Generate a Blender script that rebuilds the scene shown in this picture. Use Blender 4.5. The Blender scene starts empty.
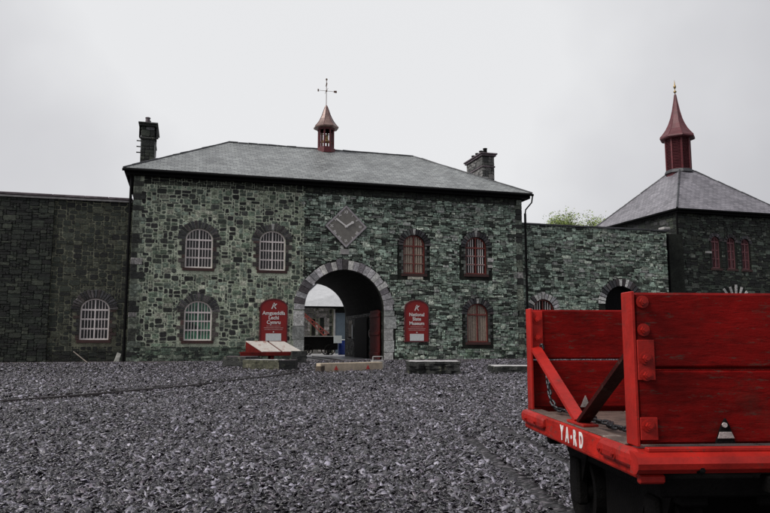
import bpy, bmesh, math, random
import numpy as np
from mathutils import Vector, Matrix
from mathutils.geometry import tessellate_polygon
random.seed(11)
PI = math.pi
R = math.radians
sc = bpy.context.scene
COL = sc.collection

# ------------------------------------------------------------------ materials
class NT:
    def __init__(s, name):
        s.m = bpy.data.materials.new(name); s.m.use_nodes = True
        s.t = s.m.node_tree; s.n = s.t.nodes; s.l = s.t.links
        s.b = s.n['Principled BSDF']
        s.tc = s.n.new('ShaderNodeTexCoord')
    def N(s, ty, **k):
        n = s.n.new(ty)
        for a, v in k.items():
            if a in n.inputs.keys(): n.inputs[a].default_value = v
            else: setattr(n, a, v)
        return n
    def L(s, a, b): s.l.new(a, b)
    def noise(s, scale, detail=4, rough=.6, vec=None, dist=0):
        n = s.N('ShaderNodeTexNoise'); n.inputs['Scale'].default_value = scale
        n.inputs['Detail'].default_value = detail; n.inputs['Roughness'].default_value = rough
        n.inputs['Distortion'].default_value = dist
        s.L(vec or s.tc.outputs['Object'], n.inputs['Vector']); return n.outputs['Fac']
    def mapping(s, scale=(1,1,1), rot=(0,0,0), src='Object'):
        n = s.N('ShaderNodeMapping'); n.inputs['Scale'].default_value = scale; n.inputs['Rotation'].default_value = rot
        s.L(s.tc.outputs[src], n.inputs['Vector']); return n.outputs['Vector']
    def ramp(s, fac, stops, interp='LINEAR'):
        n = s.N('ShaderNodeValToRGB'); cr = n.color_ramp; cr.interpolation = interp
        while len(cr.elements) < len(stops): cr.elements.new(.5)
        for e, (p, c) in zip(cr.elements, stops):
            e.position = p; e.color = (c[0], c[1], c[2], 1) if hasattr(c, '__len__') else (c, c, c, 1)
        s.L(fac, n.inputs['Fac']); return n.outputs['Color']
    def mix(s, fac, a, b, mode='MIX'):
        n = s.N('ShaderNodeMix'); n.data_type = 'RGBA'; n.blend_type = mode
        for v, i in ((fac, 0), (a, 6), (b, 7)):
            if hasattr(v, 'is_output'): s.L(v, n.inputs[i])
            elif i == 0: n.inputs[0].default_value = v
            else: n.inputs[i].default_value = (v[0], v[1], v[2], 1)
        return n.outputs[2]
    def math(s, op, a, b=0):
        n = s.N('ShaderNodeMath'); n.operation = op
        for v, i in ((a, 0), (b, 1)):
            if hasattr(v, 'is_output'): s.L(v, n.inputs[i])
            else: n.inputs[i].default_value = v
        return n.outputs[0]
    def bump(s, h, dist=.01, strength=1):
        n = s.N('ShaderNodeBump'); n.inputs['Distance'].default_value = dist; n.inputs['Strength'].default_value = strength
        s.L(h, n.inputs['Height']); s.L(n.outputs[0], s.b.inputs['Normal'])
    def set(s, col=None, rough=None, metal=None, spec=None):
        for v, k in ((col, 'Base Color'), (rough, 'Roughness'), (metal, 'Metallic'), (spec, 'Specular IOR Level')):
            if v is None: continue
            if hasattr(v, 'is_output'): s.L(v, s.b.inputs[k])
            elif k == 'Base Color': s.b.inputs[k].default_value = (v[0], v[1], v[2], 1)
            else: s.b.inputs[k].default_value = v
        return s.m

def mat_simple(name, c, rough=.6, metal=0, var=.35, scale=6, bump=.004, spec=.5, patch=None):
    t = NT(name)
    n1 = t.noise(scale, 6); n2 = t.noise(scale*7, 3)
    base = t.mix(t.ramp(n1, [(.3, 0), (.7, 1)]), [x*(1-var) for x in c], [min(1, x*(1+var)) for x in c])
    base = t.mix(.35, base, t.ramp(n2, [(.3, .25), (.7, 1)]), 'MULTIPLY')
    if patch:
        base = t.mix(t.ramp(t.noise(patch[1], 5, .7), [(patch[2], 0), (patch[2]+.08, 1)]), base, patch[0])
    t.bump(n2, bump)
    return t.set(base, rough, metal, spec)

def mat_stone(name, rough=.55, lichen=None, amp=.45, gain=1.0):
    """stones that carry their own colour (one per stone) in the attribute 'tint'"""
    t = NT(name)
    a = t.N('ShaderNodeAttribute'); a.attribute_name = 'tint'
    n1 = t.noise(9, 7, .65); n2 = t.noise(45, 4, .7)
    base = t.mix(amp, a.outputs['Color'], t.ramp(n1, [(.34, .10*gain), (.5, .95*gain), (.64, 2.6*gain)]), 'MULTIPLY')
    base = t.mix(.75, base, t.ramp(n2, [(.36, .12), (.5, 1.0), (.62, 2.0)]), 'MULTIPLY')
    # broad damp and dry areas
    n3 = t.noise(.45, 5, .65)
    base = t.mix(.6, base, t.ramp(n3, [(.33, .55), (.6, 1.4)]), 'MULTIPLY')
    if lichen:
        base = t.mix(t.ramp(t.noise(3.1, 8, .75), [(lichen[1], 0), (lichen[1]+.1, .85)]), base, lichen[0])
    h = t.math('ADD', t.math('MULTIPLY', n1, .7), t.math('MULTIPLY', n2, .45))
    t.bump(h, .03)
    return t.set(base, t.ramp(n1, [(.3, rough-.15), (.7, rough+.2)]), 0, .4)

def mat_mortar(name, c, dark=.3):
    t = NT(name)
    n = t.noise(2.2, 8, .7); n2 = t.noise(25, 5, .7)
    base = t.mix(t.ramp(n, [(.35, 0), (.62, 1)]), [x*dark for x in c], c)
    base = t.mix(.8, base, t.ramp(n2, [(.36, .2), (.5, .9), (.62, 1.4)]), 'MULTIPLY')
    t.bump(n2, .02)
    return t.set(base, .85, 0, .25)

def mat_red(name, c=(.36, .018, .010), dirty=.5, rough=.42, grain=(1, 1, 1), spec=.2):
    t = NT(name)
    v = t.mapping(scale=grain)
    g = t.noise(7, 9, .68, v, .2); n = t.noise(3.2, 6, .65); n2 = t.noise(60, 3, .7)
    base = t.mix(t.ramp(n, [(.3, 0), (.7, 1)]), [x*.62 for x in c], [min(1, x*1.15) for x in c])
    base = t.mix(.55*dirty+.15, base, t.ramp(g, [(.33, .25), (.5, .95), (.7, 1.15)]), 'MULTIPLY')
    wear = t.ramp(t.noise(9, 9, .8, v), [(.58, 0), (.61, 1)])
    base = t.mix(t.math('MULTIPLY', wear, dirty), base, (.075, .045, .035))
    grime = t.ramp(t.noise(3.4, 9, .8), [(.53, 0), (.64, 1)])
    base = t.mix(t.math('MULTIPLY', grime, dirty*.6), base, (.06, .02, .014))
    crack = t.ramp(t.noise(2.2, 4, .5, t.mapping(scale=tuple(q*q*.6+.4 for q in grain)), .3), [(.487, 1), (.498, .12), (.509, 1)])
    if max(grain) > 1: base = t.mix(.7*dirty, base, crack, 'MULTIPLY')
    base = t.mix(.8*dirty, base, t.ramp(t.noise(1.1, 6, .7), [(.38, .3), (.55, 1.1)]), 'MULTIPLY')
    t.bump(t.math('ADD', g, t.math('MULTIPLY', n2, .25)), .0035)
    return t.set(base, t.ramp(g, [(.3, rough+.2), (.7, rough-.05)]), 0, spec)

def mat_roof(name, c, w=.32, h=.22, dark=.55, rough=.42):
    t = NT(name)
    uv = t.tc.outputs['UV']
    b = t.N('ShaderNodeTexBrick'); b.offset = .5
    b.inputs['Scale'].default_value = 1; b.inputs['Brick Width'].default_value = w; b.inputs['Row Height'].default_value = h
    b.inputs['Mortar Size'].default_value = .011; b.inputs['Mortar Smooth'].default_value = .3
    b.inputs['Color1'].default_value = (c[0]*.75, c[1]*.75, c[2]*.76, 1); b.inputs['Color2'].default_value = (c[0]*1.2, c[1]*1.2, c[2]*1.19, 1)
    b.inputs['Mortar'].default_value = (c[0]*.45, c[1]*.45, c[2]*.47, 1)
    t.L(uv, b.inputs['Vector'])
    n = t.noise(.8, 8, .7); n2 = t.noise(7, 6, .7)
    base = t.mix(.7, b.outputs['Color'], t.ramp(n, [(.33, dark), (.62, 1.2)]), 'MULTIPLY')
    base = t.mix(.5, base, t.ramp(n2, [(.3, .5), (.7, 1.25)]), 'MULTIPLY')
    base = t.mix(t.ramp(t.noise(1.7, 9, .8), [(.62, 0), (.72, .5)]), base, (.09, .10, .05))
    # each course tilts: saw-tooth height up the slope
    sx = t.N('ShaderNodeSeparateXYZ'); t.L(uv, sx.inputs[0])
    saw = t.math('FRACT', t.math('DIVIDE', sx.outputs[1], h))
    hh = t.math('SUBTRACT', t.math('MULTIPLY', n2, .3), t.math('ADD', saw, b.outputs['Fac']))
    t.bump(hh, .018)
    return t.set(base, t.ramp(n2, [(.3, rough-.1), (.7, rough+.18)]), 0, .5)

M = {}
M['stone_pointed'] = mat_stone('pointed_rubble_stone', .65, amp=.6, lichen=((.20, .25, .16), .6))
M['stone_green'] = mat_stone('green_slate_stone', .55, lichen=((.27, .33, .25), .6), amp=.6)
M['stone_dark'] = mat_stone('dark_damp_stone', .55)
M['stone_dress'] = mat_stone('dressed_slate_stone', .5, amp=.35)
M['mortar_light'] = mat_mortar('lime_mortar', (.70, .77, .60), .40)
M['mortar_dark'] = mat_mortar('damp_joint', (.028, .032, .026), .35)
M['mortar_mid'] = mat_mortar('old_mortar', (.27, .275, .20), .25)
M['slate'] = mat_roof('roof_slate', (.25, .265, .265), dark=.6)
M['slate_far'] = mat_simple('wet_glare_slate', (.62, .63, .65), .4, 0, .1, 3, .004)  # wet glare on the yard roof is put into this pale base
M['slate_purple'] = mat_roof('purple_roof_slate', (.22, .21, .235), dark=.5)
M['lead'] = mat_simple('ridge_lead', (.06, .062, .068), .5, .2)
M['black'] = mat_simple('black_painted_iron', (.003, .003, .0035), .7, spec=.12)
M['pink_white'] = mat_simple('weathered_white_paint', (.92, .84, .82), .5, 0, .08, 9)
M['red_frame'] = mat_simple('faded_red_window_paint', (.20, .035, .027), .5, 0, .35, 9)
M['sill'] = mat_simple('dark_red_sill', (.05, .018, .015), .6)
M['tan'] = mat_simple('tan_slats', (.58, .47, .38), .7, 0, .25, 8)
M['tower_frame'] = mat_simple('dull_rose_paint', (.22, .085, .095), .6, 0, .3, 9)
M['pale_dress'] = mat_simple('pale_dressed_stone', (.38, .37, .36), .7, 0, .3, 5, .01)
M['sign_red'] = mat_simple('red_sign_paint', (.27, .008, .008), .6, 0, .12, 3, .001)
M['white'] = mat_simple('white_lettering', (.82, .80, .78), .55, 0, .06, 3, .0005)
M['small_print'] = mat_simple('faint_print', (.62, .42, .40), .55)
M['paper'] = mat_simple('notice_paper', (.72, .76, .76), .5, 0, .1, 12, .0005)
M['cup_red'] = mat_simple('turret_red_paint', (.12, .014, .02), .5, 0, .35, 6)
M['copper'] = mat_simple('turret_sheet_metal', (.25, .165, .145), .38, .25, .4, 4)
M['copper_red'] = mat_simple('red_sheet_metal', (.13, .035, .042), .45, .1, .3, 4)
M['gold'] = mat_simple('gilded_finial', (.38, .27, .12), .4, .8, .3)
M['bell'] = mat_simple('bell_bronze', (.45, .30, .14), .4, .6, .3)
M['vane'] = mat_simple('vane_metal', (.17, .10, .07), .5, .4, .3)
M['red'] = mat_red('wagon_red_paint', (.20, .003, .0026), .75, .55, (1, 1, 5), .12)
M['red_sill'] = mat_red('sill_red_paint', (.46, .016, .009), .7, .45, (3, 1, 3), .2)
M['red_iron'] = mat_red('wagon_red_iron', (.46, .018, .012), .55, .42, (1, 1, 1), .3)
M['stay_shade'] = mat_red('shaded_red_iron', (.045, .004, .003), .6, .5, (1, 1, 1), .15)  # darker copy of the iron red: near stay's underside shade painted in
M['deck'] = mat_simple('worn_deck_wood', (.13, .085, .07), .7, 0, .5, 9, .008, patch=((.32, .27, .24), 4, .6))
M['iron'] = mat_simple('rusty_dark_iron', (.004, .0035, .0035), .7, 0, .5, 14, .004, spec=.12)
M['chain'] = mat_simple('worn_chain_iron', (.06, .06, .065), .35, .8, .5, 20, .002)
M['plate'] = mat_simple('worn_metal_hole_light', (.55, .50, .48), .35, .3, .3, 20, .002)
M['gate'] = mat_red('gate_red_paint', (.11, .008, .007), .5, .5, (4, 4, 1))
M['blue_door'] = mat_simple('blue_grey_door_paint', (.10, .135, .17), .5, 0, .15, 2)
M['blue_bin'] = mat_simple('blue_plastic', (.015, .05, .30), .4, 0, .15, 2)
M['passage_shade'] = mat_simple('shade_black_render', (.010, .010, .010), .9, 0, .4, 3, .01, spec=.1)  # near-black base puts the passage shade into its lining colour
M['jib'] = mat_simple('red_crane_paint', (.40, .07, .05), .5, 0, .25, 4)
M['beam'] = mat_simple('pale_sawn_timber', (.52, .43, .32), .65, 0, .22, 6, .006, patch=((.2, .15, .1), 2.2, .62))
M['mark_red'] = mat_simple('red_marking', (.62, .05, .05), .5, 0, .1)
M['panel'] = mat_simple('bleached_panel_print', (.60, .56, .52), .35, 0, .12, 8, .001, patch=((.33, .19, .16), 3.4, .57))
M['bench_red'] = mat_red('bench_red_paint', (.15, .010, .008), .7, .45, (1, 5, 5))
M['slab_top'] = mat_simple('riven_slate', (.55, .54, .54), .5, 0, .5, 3, .02)
M['slab_side'] = mat_simple('dark_riven_slate', (.022, .024, .022), .6, 0, .7, 5, .03, patch=((.11, .115, .08), 3, .56))
M['moss_side'] = mat_simple('mossy_slate_edge', (.085, .085, .055), .8, 0, .7, 7, .03, patch=((.20, .19, .14), 5, .55))
M['bark'] = mat_simple('bark', (.08, .06, .045), .85, 0, .4, 8, .02)
M['purple_slab'] = mat_simple('purple_slate', (.13, .10, .115), .5, 0, .5, 4, .02)
M['pale_slate_scrap'] = mat_simple('pale_slate_scrap', (.34, .34, .31), .6, 0, .4, 8, .01)
M['timber_pole'] = mat_simple('grey_timber', (.24, .20, .17), .7, 0, .4, 9, .005)
M['rail'] = mat_simple('rail_steel', (.05, .042, .042), .4, .6, .5, 12, .003)
def mk_leaf():
    t = NT('spring_leaf')
    a = t.N('ShaderNodeAttribute'); a.attribute_name = 'tint'
    t.set(a.outputs['Color'], .55, 0, .3)
    t.b.inputs['Transmission Weight'].default_value = 0
    return t.m
M['leaf'] = mk_leaf()
def mk_glass():
    t = NT('old_window_glass')
    n = t.noise(2.5, 3)
    t.bump(n, .01, .3)
    return t.set(t.ramp(n, [(.35, (.004, .005, .005)), (.7, (.016, .018, .016))]), .12, 0, .5)
M['glass'] = mk_glass()
def mk_glass_reflection():
    t = NT('green_reflection_glass')
    n = t.noise(1.7, 3)
    t.bump(n, .01, .3)
    return t.set(t.ramp(n, [(.4, (.01, .02, .014)), (.6, (.10, .34, .20))]), .15, 0, .5)  # green patches paint a reflection into the pane colour
M['glass_reflection'] = mk_glass_reflection()
def mk_gravel():
    t = NT('slate_chippings_bed')
    v = t.N('ShaderNodeTexVoronoi'); v.inputs['Scale'].default_value = 17; t.L(t.mapping((1, 1.5, 1)), v.inputs['Vector'])
    sep = t.N('ShaderNodeSeparateColor'); t.L(v.outputs['Color'], sep.inputs[0])
    base = t.ramp(sep.outputs[0], [(.0, (.006, .005, .006)), (.5, (.02, .017, .02)), (.85, (.07, .06, .07)), (1, (.15, .135, .15))])
    n = t.noise(.35, 6, .7)
    base = t.mix(.7, base, t.ramp(n, [(.3, .5), (.7, 1.3)]), 'MULTIPLY')
    h = t.math('ADD', sep.outputs[1], t.math('MULTIPLY', v.outputs['Distance'], -1.3))
    t.bump(h, .05)
    return t.set(base, .5, 0, .5)
M['gravel'] = mk_gravel()
def mk_chip():
    t = NT('slate_chip')
    a = t.N('ShaderNodeAttribute'); a.attribute_name = 'tint'
    n = t.noise(22, 4, .7)
    base = t.mix(.6, a.outputs['Color'], t.ramp(n, [(.3, .4), (.7, 1.3)]), 'MULTIPLY')
    t.bump(t.noise(60, 3, .7), .006)
    return t.set(base, .27, 0, .8)
M['chip'] = mk_chip()
M['yard'] = mat_simple('pale_wet_yard', (.78, .78, .80), .25, 0, .15, 1.2, .01, patch=((.45, .44, .44), 1.1, .6))
M['path'] = mat_simple('trodden_slate_dust', (.105, .085, .092), .6, 0, .35, 5, .02)

# ------------------------------------------------------------------ mesh builder
class MB:
    def __init__(s):
        s.v = []; s.f = []; s.mi = []; s.t = []; s.uv = {}
    def add(s, vs, fs, mi=0, tint=(.5, .5, .5)):
        o = len(s.v)
        s.v += [tuple(v) for v in vs]; s.t += [tint]*len(vs)
        for f in fs: s.f.append([i+o for i in f]); s.mi.append(mi)
        return o
    def box(s, a, b, mi=0, tint=(.5,)*3, mat=None):
        x0, y0, z0 = a; x1, y1, z1 = b
        vs = [Vector(p) for p in ((x0,y0,z0),(x1,y0,z0),(x1,y1,z0),(x0,y1,z0),(x0,y0,z1),(x1,y0,z1),(x1,y1,z1),(x0,y1,z1))]
        if mat is not None: vs = [mat @ v for v in vs]
        s.add(vs, [(3,2,1,0),(4,5,6,7),(0,1,5,4),(1,2,6,5),(2,3,7,6),(3,0,4,7)], mi, tint)
    def bbox(s, a, b, bev=.01, mi=0, tint=(.5,)*3, mat=None, jit=0):
        """box with chamfered edges (24 verts)"""
        c = [(a[i]+b[i])/2 for i in range(3)]; h = [abs(b[i]-a[i])/2 for i in range(3)]
        bev = min(bev, min(h)*.8)
        vs = []; idx = {}
        for sx in (-1, 1):
            for sy in (-1, 1):
                for sz in (-1, 1):
                    j = Vector([random.uniform(-jit, jit) for _ in range(3)])
                    for ax in range(3):
                        p = []
                        for i, sg in enumerate((sx, sy, sz)):
                            p.append(c[i]+sg*(h[i]-(0 if i == ax else bev)))
                        idx[(sx, sy, sz, ax)] = len(vs); vs.append(Vector(p)+j)
        fs = []
        for ax in range(3):
            o = [i for i in range(3) if i != ax]
            for sg in (-1, 1):
                q = []
                for (u, w) in ((-1,-1),(1,-1),(1,1),(-1,1)):
                    k = [0]*3; k[ax] = sg; k[o[0]] = u; k[o[1]] = w
                    q.append(idx[(k[0], k[1], k[2], ax)])
                fs.append(q)
            for u in (-1, 1):
                for w in (-1, 1):
                    k0 = [0]*3; k1 = [0]*3
                    k0[ax] = -1; k1[ax] = 1
                    k0[o[0]] = k1[o[0]] = u; k0[o[1]] = k1[o[1]] = w
                    fs.append([idx[(*k0, o[0])], idx[(*k1, o[0])], idx[(*k1, o[1])], idx[(*k0, o[1])]])
        for sx in (-1, 1):
            for sy in (-1, 1):
                for sz in (-1, 1): fs.append([idx[(sx, sy, sz, 0)], idx[(sx, sy, sz, 1)], idx[(sx, sy, sz, 2)]])
        if mat is not None: vs = [mat @ v for v in vs]
        s.add(vs, fs, mi, tint)
    def tube(s, pts, r, n=8, mi=0, tint=(.5,)*3, cap=True, closed=False):
        pts = [Vector(p) for p in pts]; rs = r if hasattr(r, '__len__') else [r]*len(pts)
        vs = []; m = len(pts)
        for i, p in enumerate(pts):
            if closed: d = pts[(i+1) % m]-pts[i-1]
            else: d = pts[min(i+1, m-1)]-pts[max(i-1, 0)]
            d.normalize()
            u = d.orthogonal() if abs(d.z) > .95 else d.cross(Vector((0,0,1)))
            if abs(d.z) > .95: u = d.cross(Vector((0,1,0)))
            u.normalize(); w = d.cross(u)
            for k in range(n):
                a = 2*PI*k/n
                vs.append(p+(u*math.cos(a)+w*math.sin(a))*rs[i])
        fs = []
        for i in range(m if closed else m-1):
            j = (i+1) % m
            for k in range(n):
                fs.append((i*n+k, i*n+(k+1) % n, j*n+(k+1) % n, j*n+k))
        if cap and not closed: fs += [tuple(range(n))[::-1], tuple((m-1)*n+k for k in range(n))]
        s.add(vs, fs, mi, tint)
    def lathe(s, prof, c, n=16, mi=0, tint=(.5,)*3, rot=0):
        vs = []; fs = []
        for (r, z) in prof:
            for k in range(n):
                a = rot+2*PI*k/n
                vs.append((c[0]+r*math.cos(a), c[1]+r*math.sin(a), c[2]+z))
        for i in range(len(prof)-1):
            for k in range(n): fs.append((i*n+k, i*n+(k+1) % n, (i+1)*n+(k+1) % n, (i+1)*n+k))
        fs.append(tuple(range(n))[::-1]); fs.append(tuple((len(prof)-1)*n+k for k in range(n)))
        s.add(vs, fs, mi, tint)
    def prism(s, poly, d0, d1, fn, mi=0, tint=(.5,)*3, inset=0):
        """poly in (u,v), extruded between depth d0 (back) and d1 (front) by fn(u,v,d)"""
        n = len(poly)
        cu = sum(p[0] for p in poly)/n; cv = sum(p[1] for p in poly)/n
        vs = [fn(u, v, d0) for u, v in poly]+[fn(u, v, d1-inset) for u, v in poly]
        rings = 2
        if inset:
            fr = []
            for u, v in poly:
                L = math.hypot(u-cu, v-cv); k = max(.3, 1-inset*1.2/max(L, 1e-4))
                fr.append(fn(cu+(u-cu)*k, cv+(v-cv)*k, d1))
            vs += fr; rings = 3
        fs = []
        for r in range(rings-1):
            for i in range(n): fs.append((r*n+i, r*n+(i+1) % n, (r+1)*n+(i+1) % n, (r+1)*n+i))
        fs.append(tuple((rings-1)*n+i for i in range(n))); fs.append(tuple(range(n))[::-1])
        s.add(vs, fs, mi, tint)
    def build(s, name, mats, parent=None, smooth=False, fix=True):
        me = bpy.data.meshes.new(name)
        me.from_pydata(s.v, [], s.f)
        if not isinstance(mats, (list, tuple)): mats = [mats]
        for m in mats: me.materials.append(m)
        me.polygons.foreach_set('material_index', s.mi)
        ca = me.color_attributes.new('tint', 'FLOAT_COLOR', 'POINT')
        arr = np.ones((len(s.v), 4), dtype=np.float32); arr[:, :3] = np.array(s.t, dtype=np.float32).reshape(-1, 3)
        ca.data.foreach_set('color', arr.ravel())
        if s.uv:
            ul = me.uv_layers.new(name='UVMap')
            for pi, uvs in s.uv.items():
                p = me.polygons[pi]
                for k, li in enumerate(p.loop_indices): ul.data[li].uv = uvs[k]
        me.update()
        if fix:
            bm = bmesh.new(); bm.from_mesh(me)
            bmesh.ops.recalc_face_normals(bm, faces=bm.faces); bm.to_mesh(me); bm.free()
        if smooth: me.polygons.foreach_set('use_smooth', [True]*len(me.polygons))
        o = bpy.data.objects.new(name, me); COL.objects.link(o)
        if parent is not None:
            o.parent = parent
            o.matrix_parent_inverse = parent_world(parent).inverted()
        return o
def parent_world(o):
    m = o.matrix_basis.copy()
    while o.parent is not None:
        m = o.parent.matrix_basis @ o.matrix_parent_inverse @ m if False else (o.parent.matrix_basis @ (o.matrix_parent_inverse @ m))
        o = o.parent
    return m
def tag(o, label=None, cat=None, group=None, kind=None):
    if label: o['label'] = label
    if cat: o['category'] = cat
    if group: o['group'] = group
    if kind: o['kind'] = kind
    return o
def empty(name, loc, label, cat, group=None, rz=0):
    o = bpy.data.objects.new(name, None); COL.objects.link(o); o.location = loc; o.rotation_euler = (0, 0, rz)
    o.empty_display_size = .3
    return tag(o, label, cat, group)

# ------------------------------------------------------------------ openings & masonry
def arch_outline(xc, zb, w, h, rise, n=12):
    sp = zb+h-rise
    pts = [(xc-w/2, zb), (xc+w/2, zb), (xc+w/2, sp)]
    for i in range(1, n): a = PI*i/n; pts.append((xc+w/2*math.cos(a), sp+rise*math.sin(a)))
    pts.append((xc-w/2, sp))
    return pts
def in_arch(u, v, o, m=0):
    xc, zb, w, h, rise = o
    if v < zb-m: return False
    sp = zb+h-rise
    if v <= sp: return abs(u-xc) < w/2+m
    return ((u-xc)/(w/2+m))**2+((v-sp)/(rise+m))**2 < 1
def wall_sheet(mb, u0, u1, v0, v1, fn, openings, reveal, mi=0, thick=None):
    outer = [(u0, v0)]
    grounded = sorted([o for o in openings if o[1] <= v0+.01], key=lambda o: o[0])
    for o in grounded:
        xc, zb, w, h, rise = o
        pts = arch_outline(xc, v0, w, h+(zb-v0), rise, 28)
        outer += [pts[0]]+pts[:1:-1][:0]  # left foot
        outer += list(reversed(pts[2:]))+[pts[1]]
    outer += [(u1, v0), (u1, v1), (u0, v1)]
    holes = [arch_outline(*o) for o in openings if o not in grounded]
    loops = [outer]+holes
    tess = tessellate_polygon([[Vector((p[0], p[1], 0)) for p in l] for l in loops])
    flat = [p for l in loops for p in l]
    mb.add([fn(u, v, 0) for u, v in flat], [tuple(t) for t in tess], mi)
    for o in openings:
        pts = arch_outline(*o, 28 if o in grounded else 12)
        n = len(pts)
        vs = [fn(u, v, 0) for u, v in pts]+[fn(u, v, -reveal) for u, v in pts]
        fs = [(i, (i+1) % n, (i+1) % n+n, i+n) for i in range(n) if not (o in grounded and i == 0)]
        mb.add(vs, fs, mi)

def masonry(mb, u0, u1, v0, v1, fn, cw, ch, sizes, gap, palette, depth, skip=None, mi=1, jit=.01, inset=.012):
    nx = max(1, int(round((u1-u0)/cw))); nz = max(1, int(round((v1-v0)/ch)))
    cw = (u1-u0)/nx; ch = (v1-v0)/nz
    occ = [[False]*nx for _ in range(nz)]
    cx = lambda i: u0+(i+.5)*cw
    cz = lambda j: v0+(j+.5)*ch
    for j in range(nz):
        for i in range(nx):
            if skip and skip(cx(i), cz(j)): occ[j][i] = True
    for j in range(nz):
        for i in range(nx):
            if occ[j][i]: continue
            w, h = random.choice(sizes)
            while True:
                ok = i+w <= nx and j+h <= nz and all(not occ[j+b][i+a] for a in range(w) for b in range(h))
                if ok: break
                if w > 1 and (w >= h or h == 1): w -= 1
                elif h > 1: h -= 1
                else: break
            for a in range(w):
                for b in range(h): occ[j+b][i+a] = True
            g = gap*random.uniform(.6, 1.5)/2
            a0, a1, b0, b1 = u0+i*cw+g, u0+(i+w)*cw-g, v0+j*ch+g*.8, v0+(j+h)*ch-g*.8
            if a1-a0 < .02 or b1-b0 < .02: continue
            jj = lambda: random.uniform(-jit, jit)
            c = min(a1-a0, b1-b0)*random.uniform(.12, .32)
            poly = []
            for (x, z, sx, sz) in ((a0, b0, 1, 1), (a1, b0, -1, 1), (a1, b1, -1, -1), (a0, b1, 1, -1)):
                dx, dz = jj(), jj()
                p1 = (x+dx+sx*c*random.uniform(.3, 1.2), z+dz); p2 = (x+dx, z+dz+sz*c*random.uniform(.3, 1.2))
                poly += [p2, p1] if (sx, sz) in ((1, 1), (-1, -1)) else [p1, p2]
            d = depth*random.uniform(.35, 1.3)
            col = random.choice(palette); k = random.uniform(.6, 1.35)
            mb.prism(poly, -.02, d, fn, mi, tuple(x*k for x in col), inset=min(inset, d*.7))

PAL_POINT = [(.15, .20, .145), (.09, .12, .085), (.23, .27, .195), (.03, .034, .03), (.015, .017, .016), (.20, .25, .20), (.022, .022, .022), (.08, .10, .08), (.30, .31, .25), (.12, .155, .12), (.05, .065, .05), (.045, .05, .045), (.018, .018, .018)]
PAL_GREEN = [(.22, .285, .235), (.25, .315, .26), (.18, .24, .195), (.28, .345, .29), (.12, .155, .125), (.24, .275, .24), (.24, .29, .235), (.34, .38, .32), (.05, .062, .05), (.22, .23, .215), (.022, .028, .022)]
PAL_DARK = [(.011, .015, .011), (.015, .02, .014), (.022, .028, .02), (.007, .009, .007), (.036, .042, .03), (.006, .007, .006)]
PAL_PLINTH = [(.07, .10, .075), (.10, .14, .10), (.035, .05, .04), (.16, .19, .15), (.015, .02, .017)]
PAL_VOUS_D = [(.03, .03, .034), (.05, .05, .055), (.018, .017, .02), (.075, .068, .07), (.04, .032, .034)]
PAL_VOUS_L = [(.50, .50, .48), (.32, .32, .33), (.14, .13, .14), (.40, .39, .40), (.07, .06, .065), (.55, .54, .51)]
S_POINT = [(2,2),(3,2),(3,2),(2,1),(4,2),(3,3),(2,2),(4,3),(1,1),(1,2),(3,1),(2,3)]
S_FLAT = [(2,1),(3,1),(2,2),(3,2),(2,1),(1,1),(4,2),(4,1),(2,2),(3,1),(3,3),(1,2),(4,3),(1,1)]

FY = 33.0
def FF(u, v, d): return (u, FY-d, v)

def voussoirs(mb, o, fn, length, n, palette, d0, d1, tmin=0, tmax=PI, thick=.85, mi=0, key=None, jl=.15):
    xc, zb, w, h, rise = o; sp = zb+h-rise
    for i in range(n):
        a0 = tmin+(tmax-tmin)*(i+.5-thick/2)/n; a1 = tmin+(tmax-tmin)*(i+.5+thick/2)/n
        L = length*random.uniform(1-jl, 1+jl)
        poly = []
        for a, e in ((a0, 0), (a0, L), (a1, L), (a1, 0)):
            poly.append((xc+(w/2+e+.004)*math.cos(a), sp+(rise+e+.004)*math.sin(a)))
        col = random.choice(palette)
        if key and abs(i-(n-1)/2) < .6: col = key
        k = random.uniform(.75, 1.25)
        mb.prism(poly, d0, d1*random.uniform(.8, 1.2), fn, mi, tuple(x*k for x in col), inset=.012)
def jambs(mb, o, fn, palette, d0, d1, wlo, whi, hs, mi=0, sides=(-1, 1)):
    xc, zb, w, h, rise = o; sp = zb+h-rise
    for sd in sides:
        z = zb; k = 0
        while z < sp-.05:
            hh = min(random.uniform(*hs), sp-z)
            ww = whi if k % 2 else wlo; ww *= random.uniform(.85, 1.15)
            x0 = xc+sd*(w/2+.004); x1 = xc+sd*(w/2+ww)
            a, b = min(x0, x1), max(x0, x1)
            poly = [(a, z+.008), (b, z+.008), (b, z+hh-.008), (a, z+hh-.008)]
            c = random.choice(palette); q = random.uniform(.75, 1.3)
            mb.prism(poly, d0, d1*random.uniform(.85, 1.2), fn, mi, tuple(x*q for x in c), inset=.01)
            z += hh; k += 1

def strip(mb, p, q, wd, fn, d0, d1, mi=0):
    (x0, z0), (x1, z1) = p, q
    L = math.hypot(x1-x0, z1-z0)
    nx, nz = -(z1-z0)/L*wd/2, (x1-x0)/L*wd/2
    mb.prism([(x0+nx, z0+nz), (x0-nx, z0-nz), (x1-nx, z1-nz), (x1+nx, z1+nz)], d0, d1, fn, mi)

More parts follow.
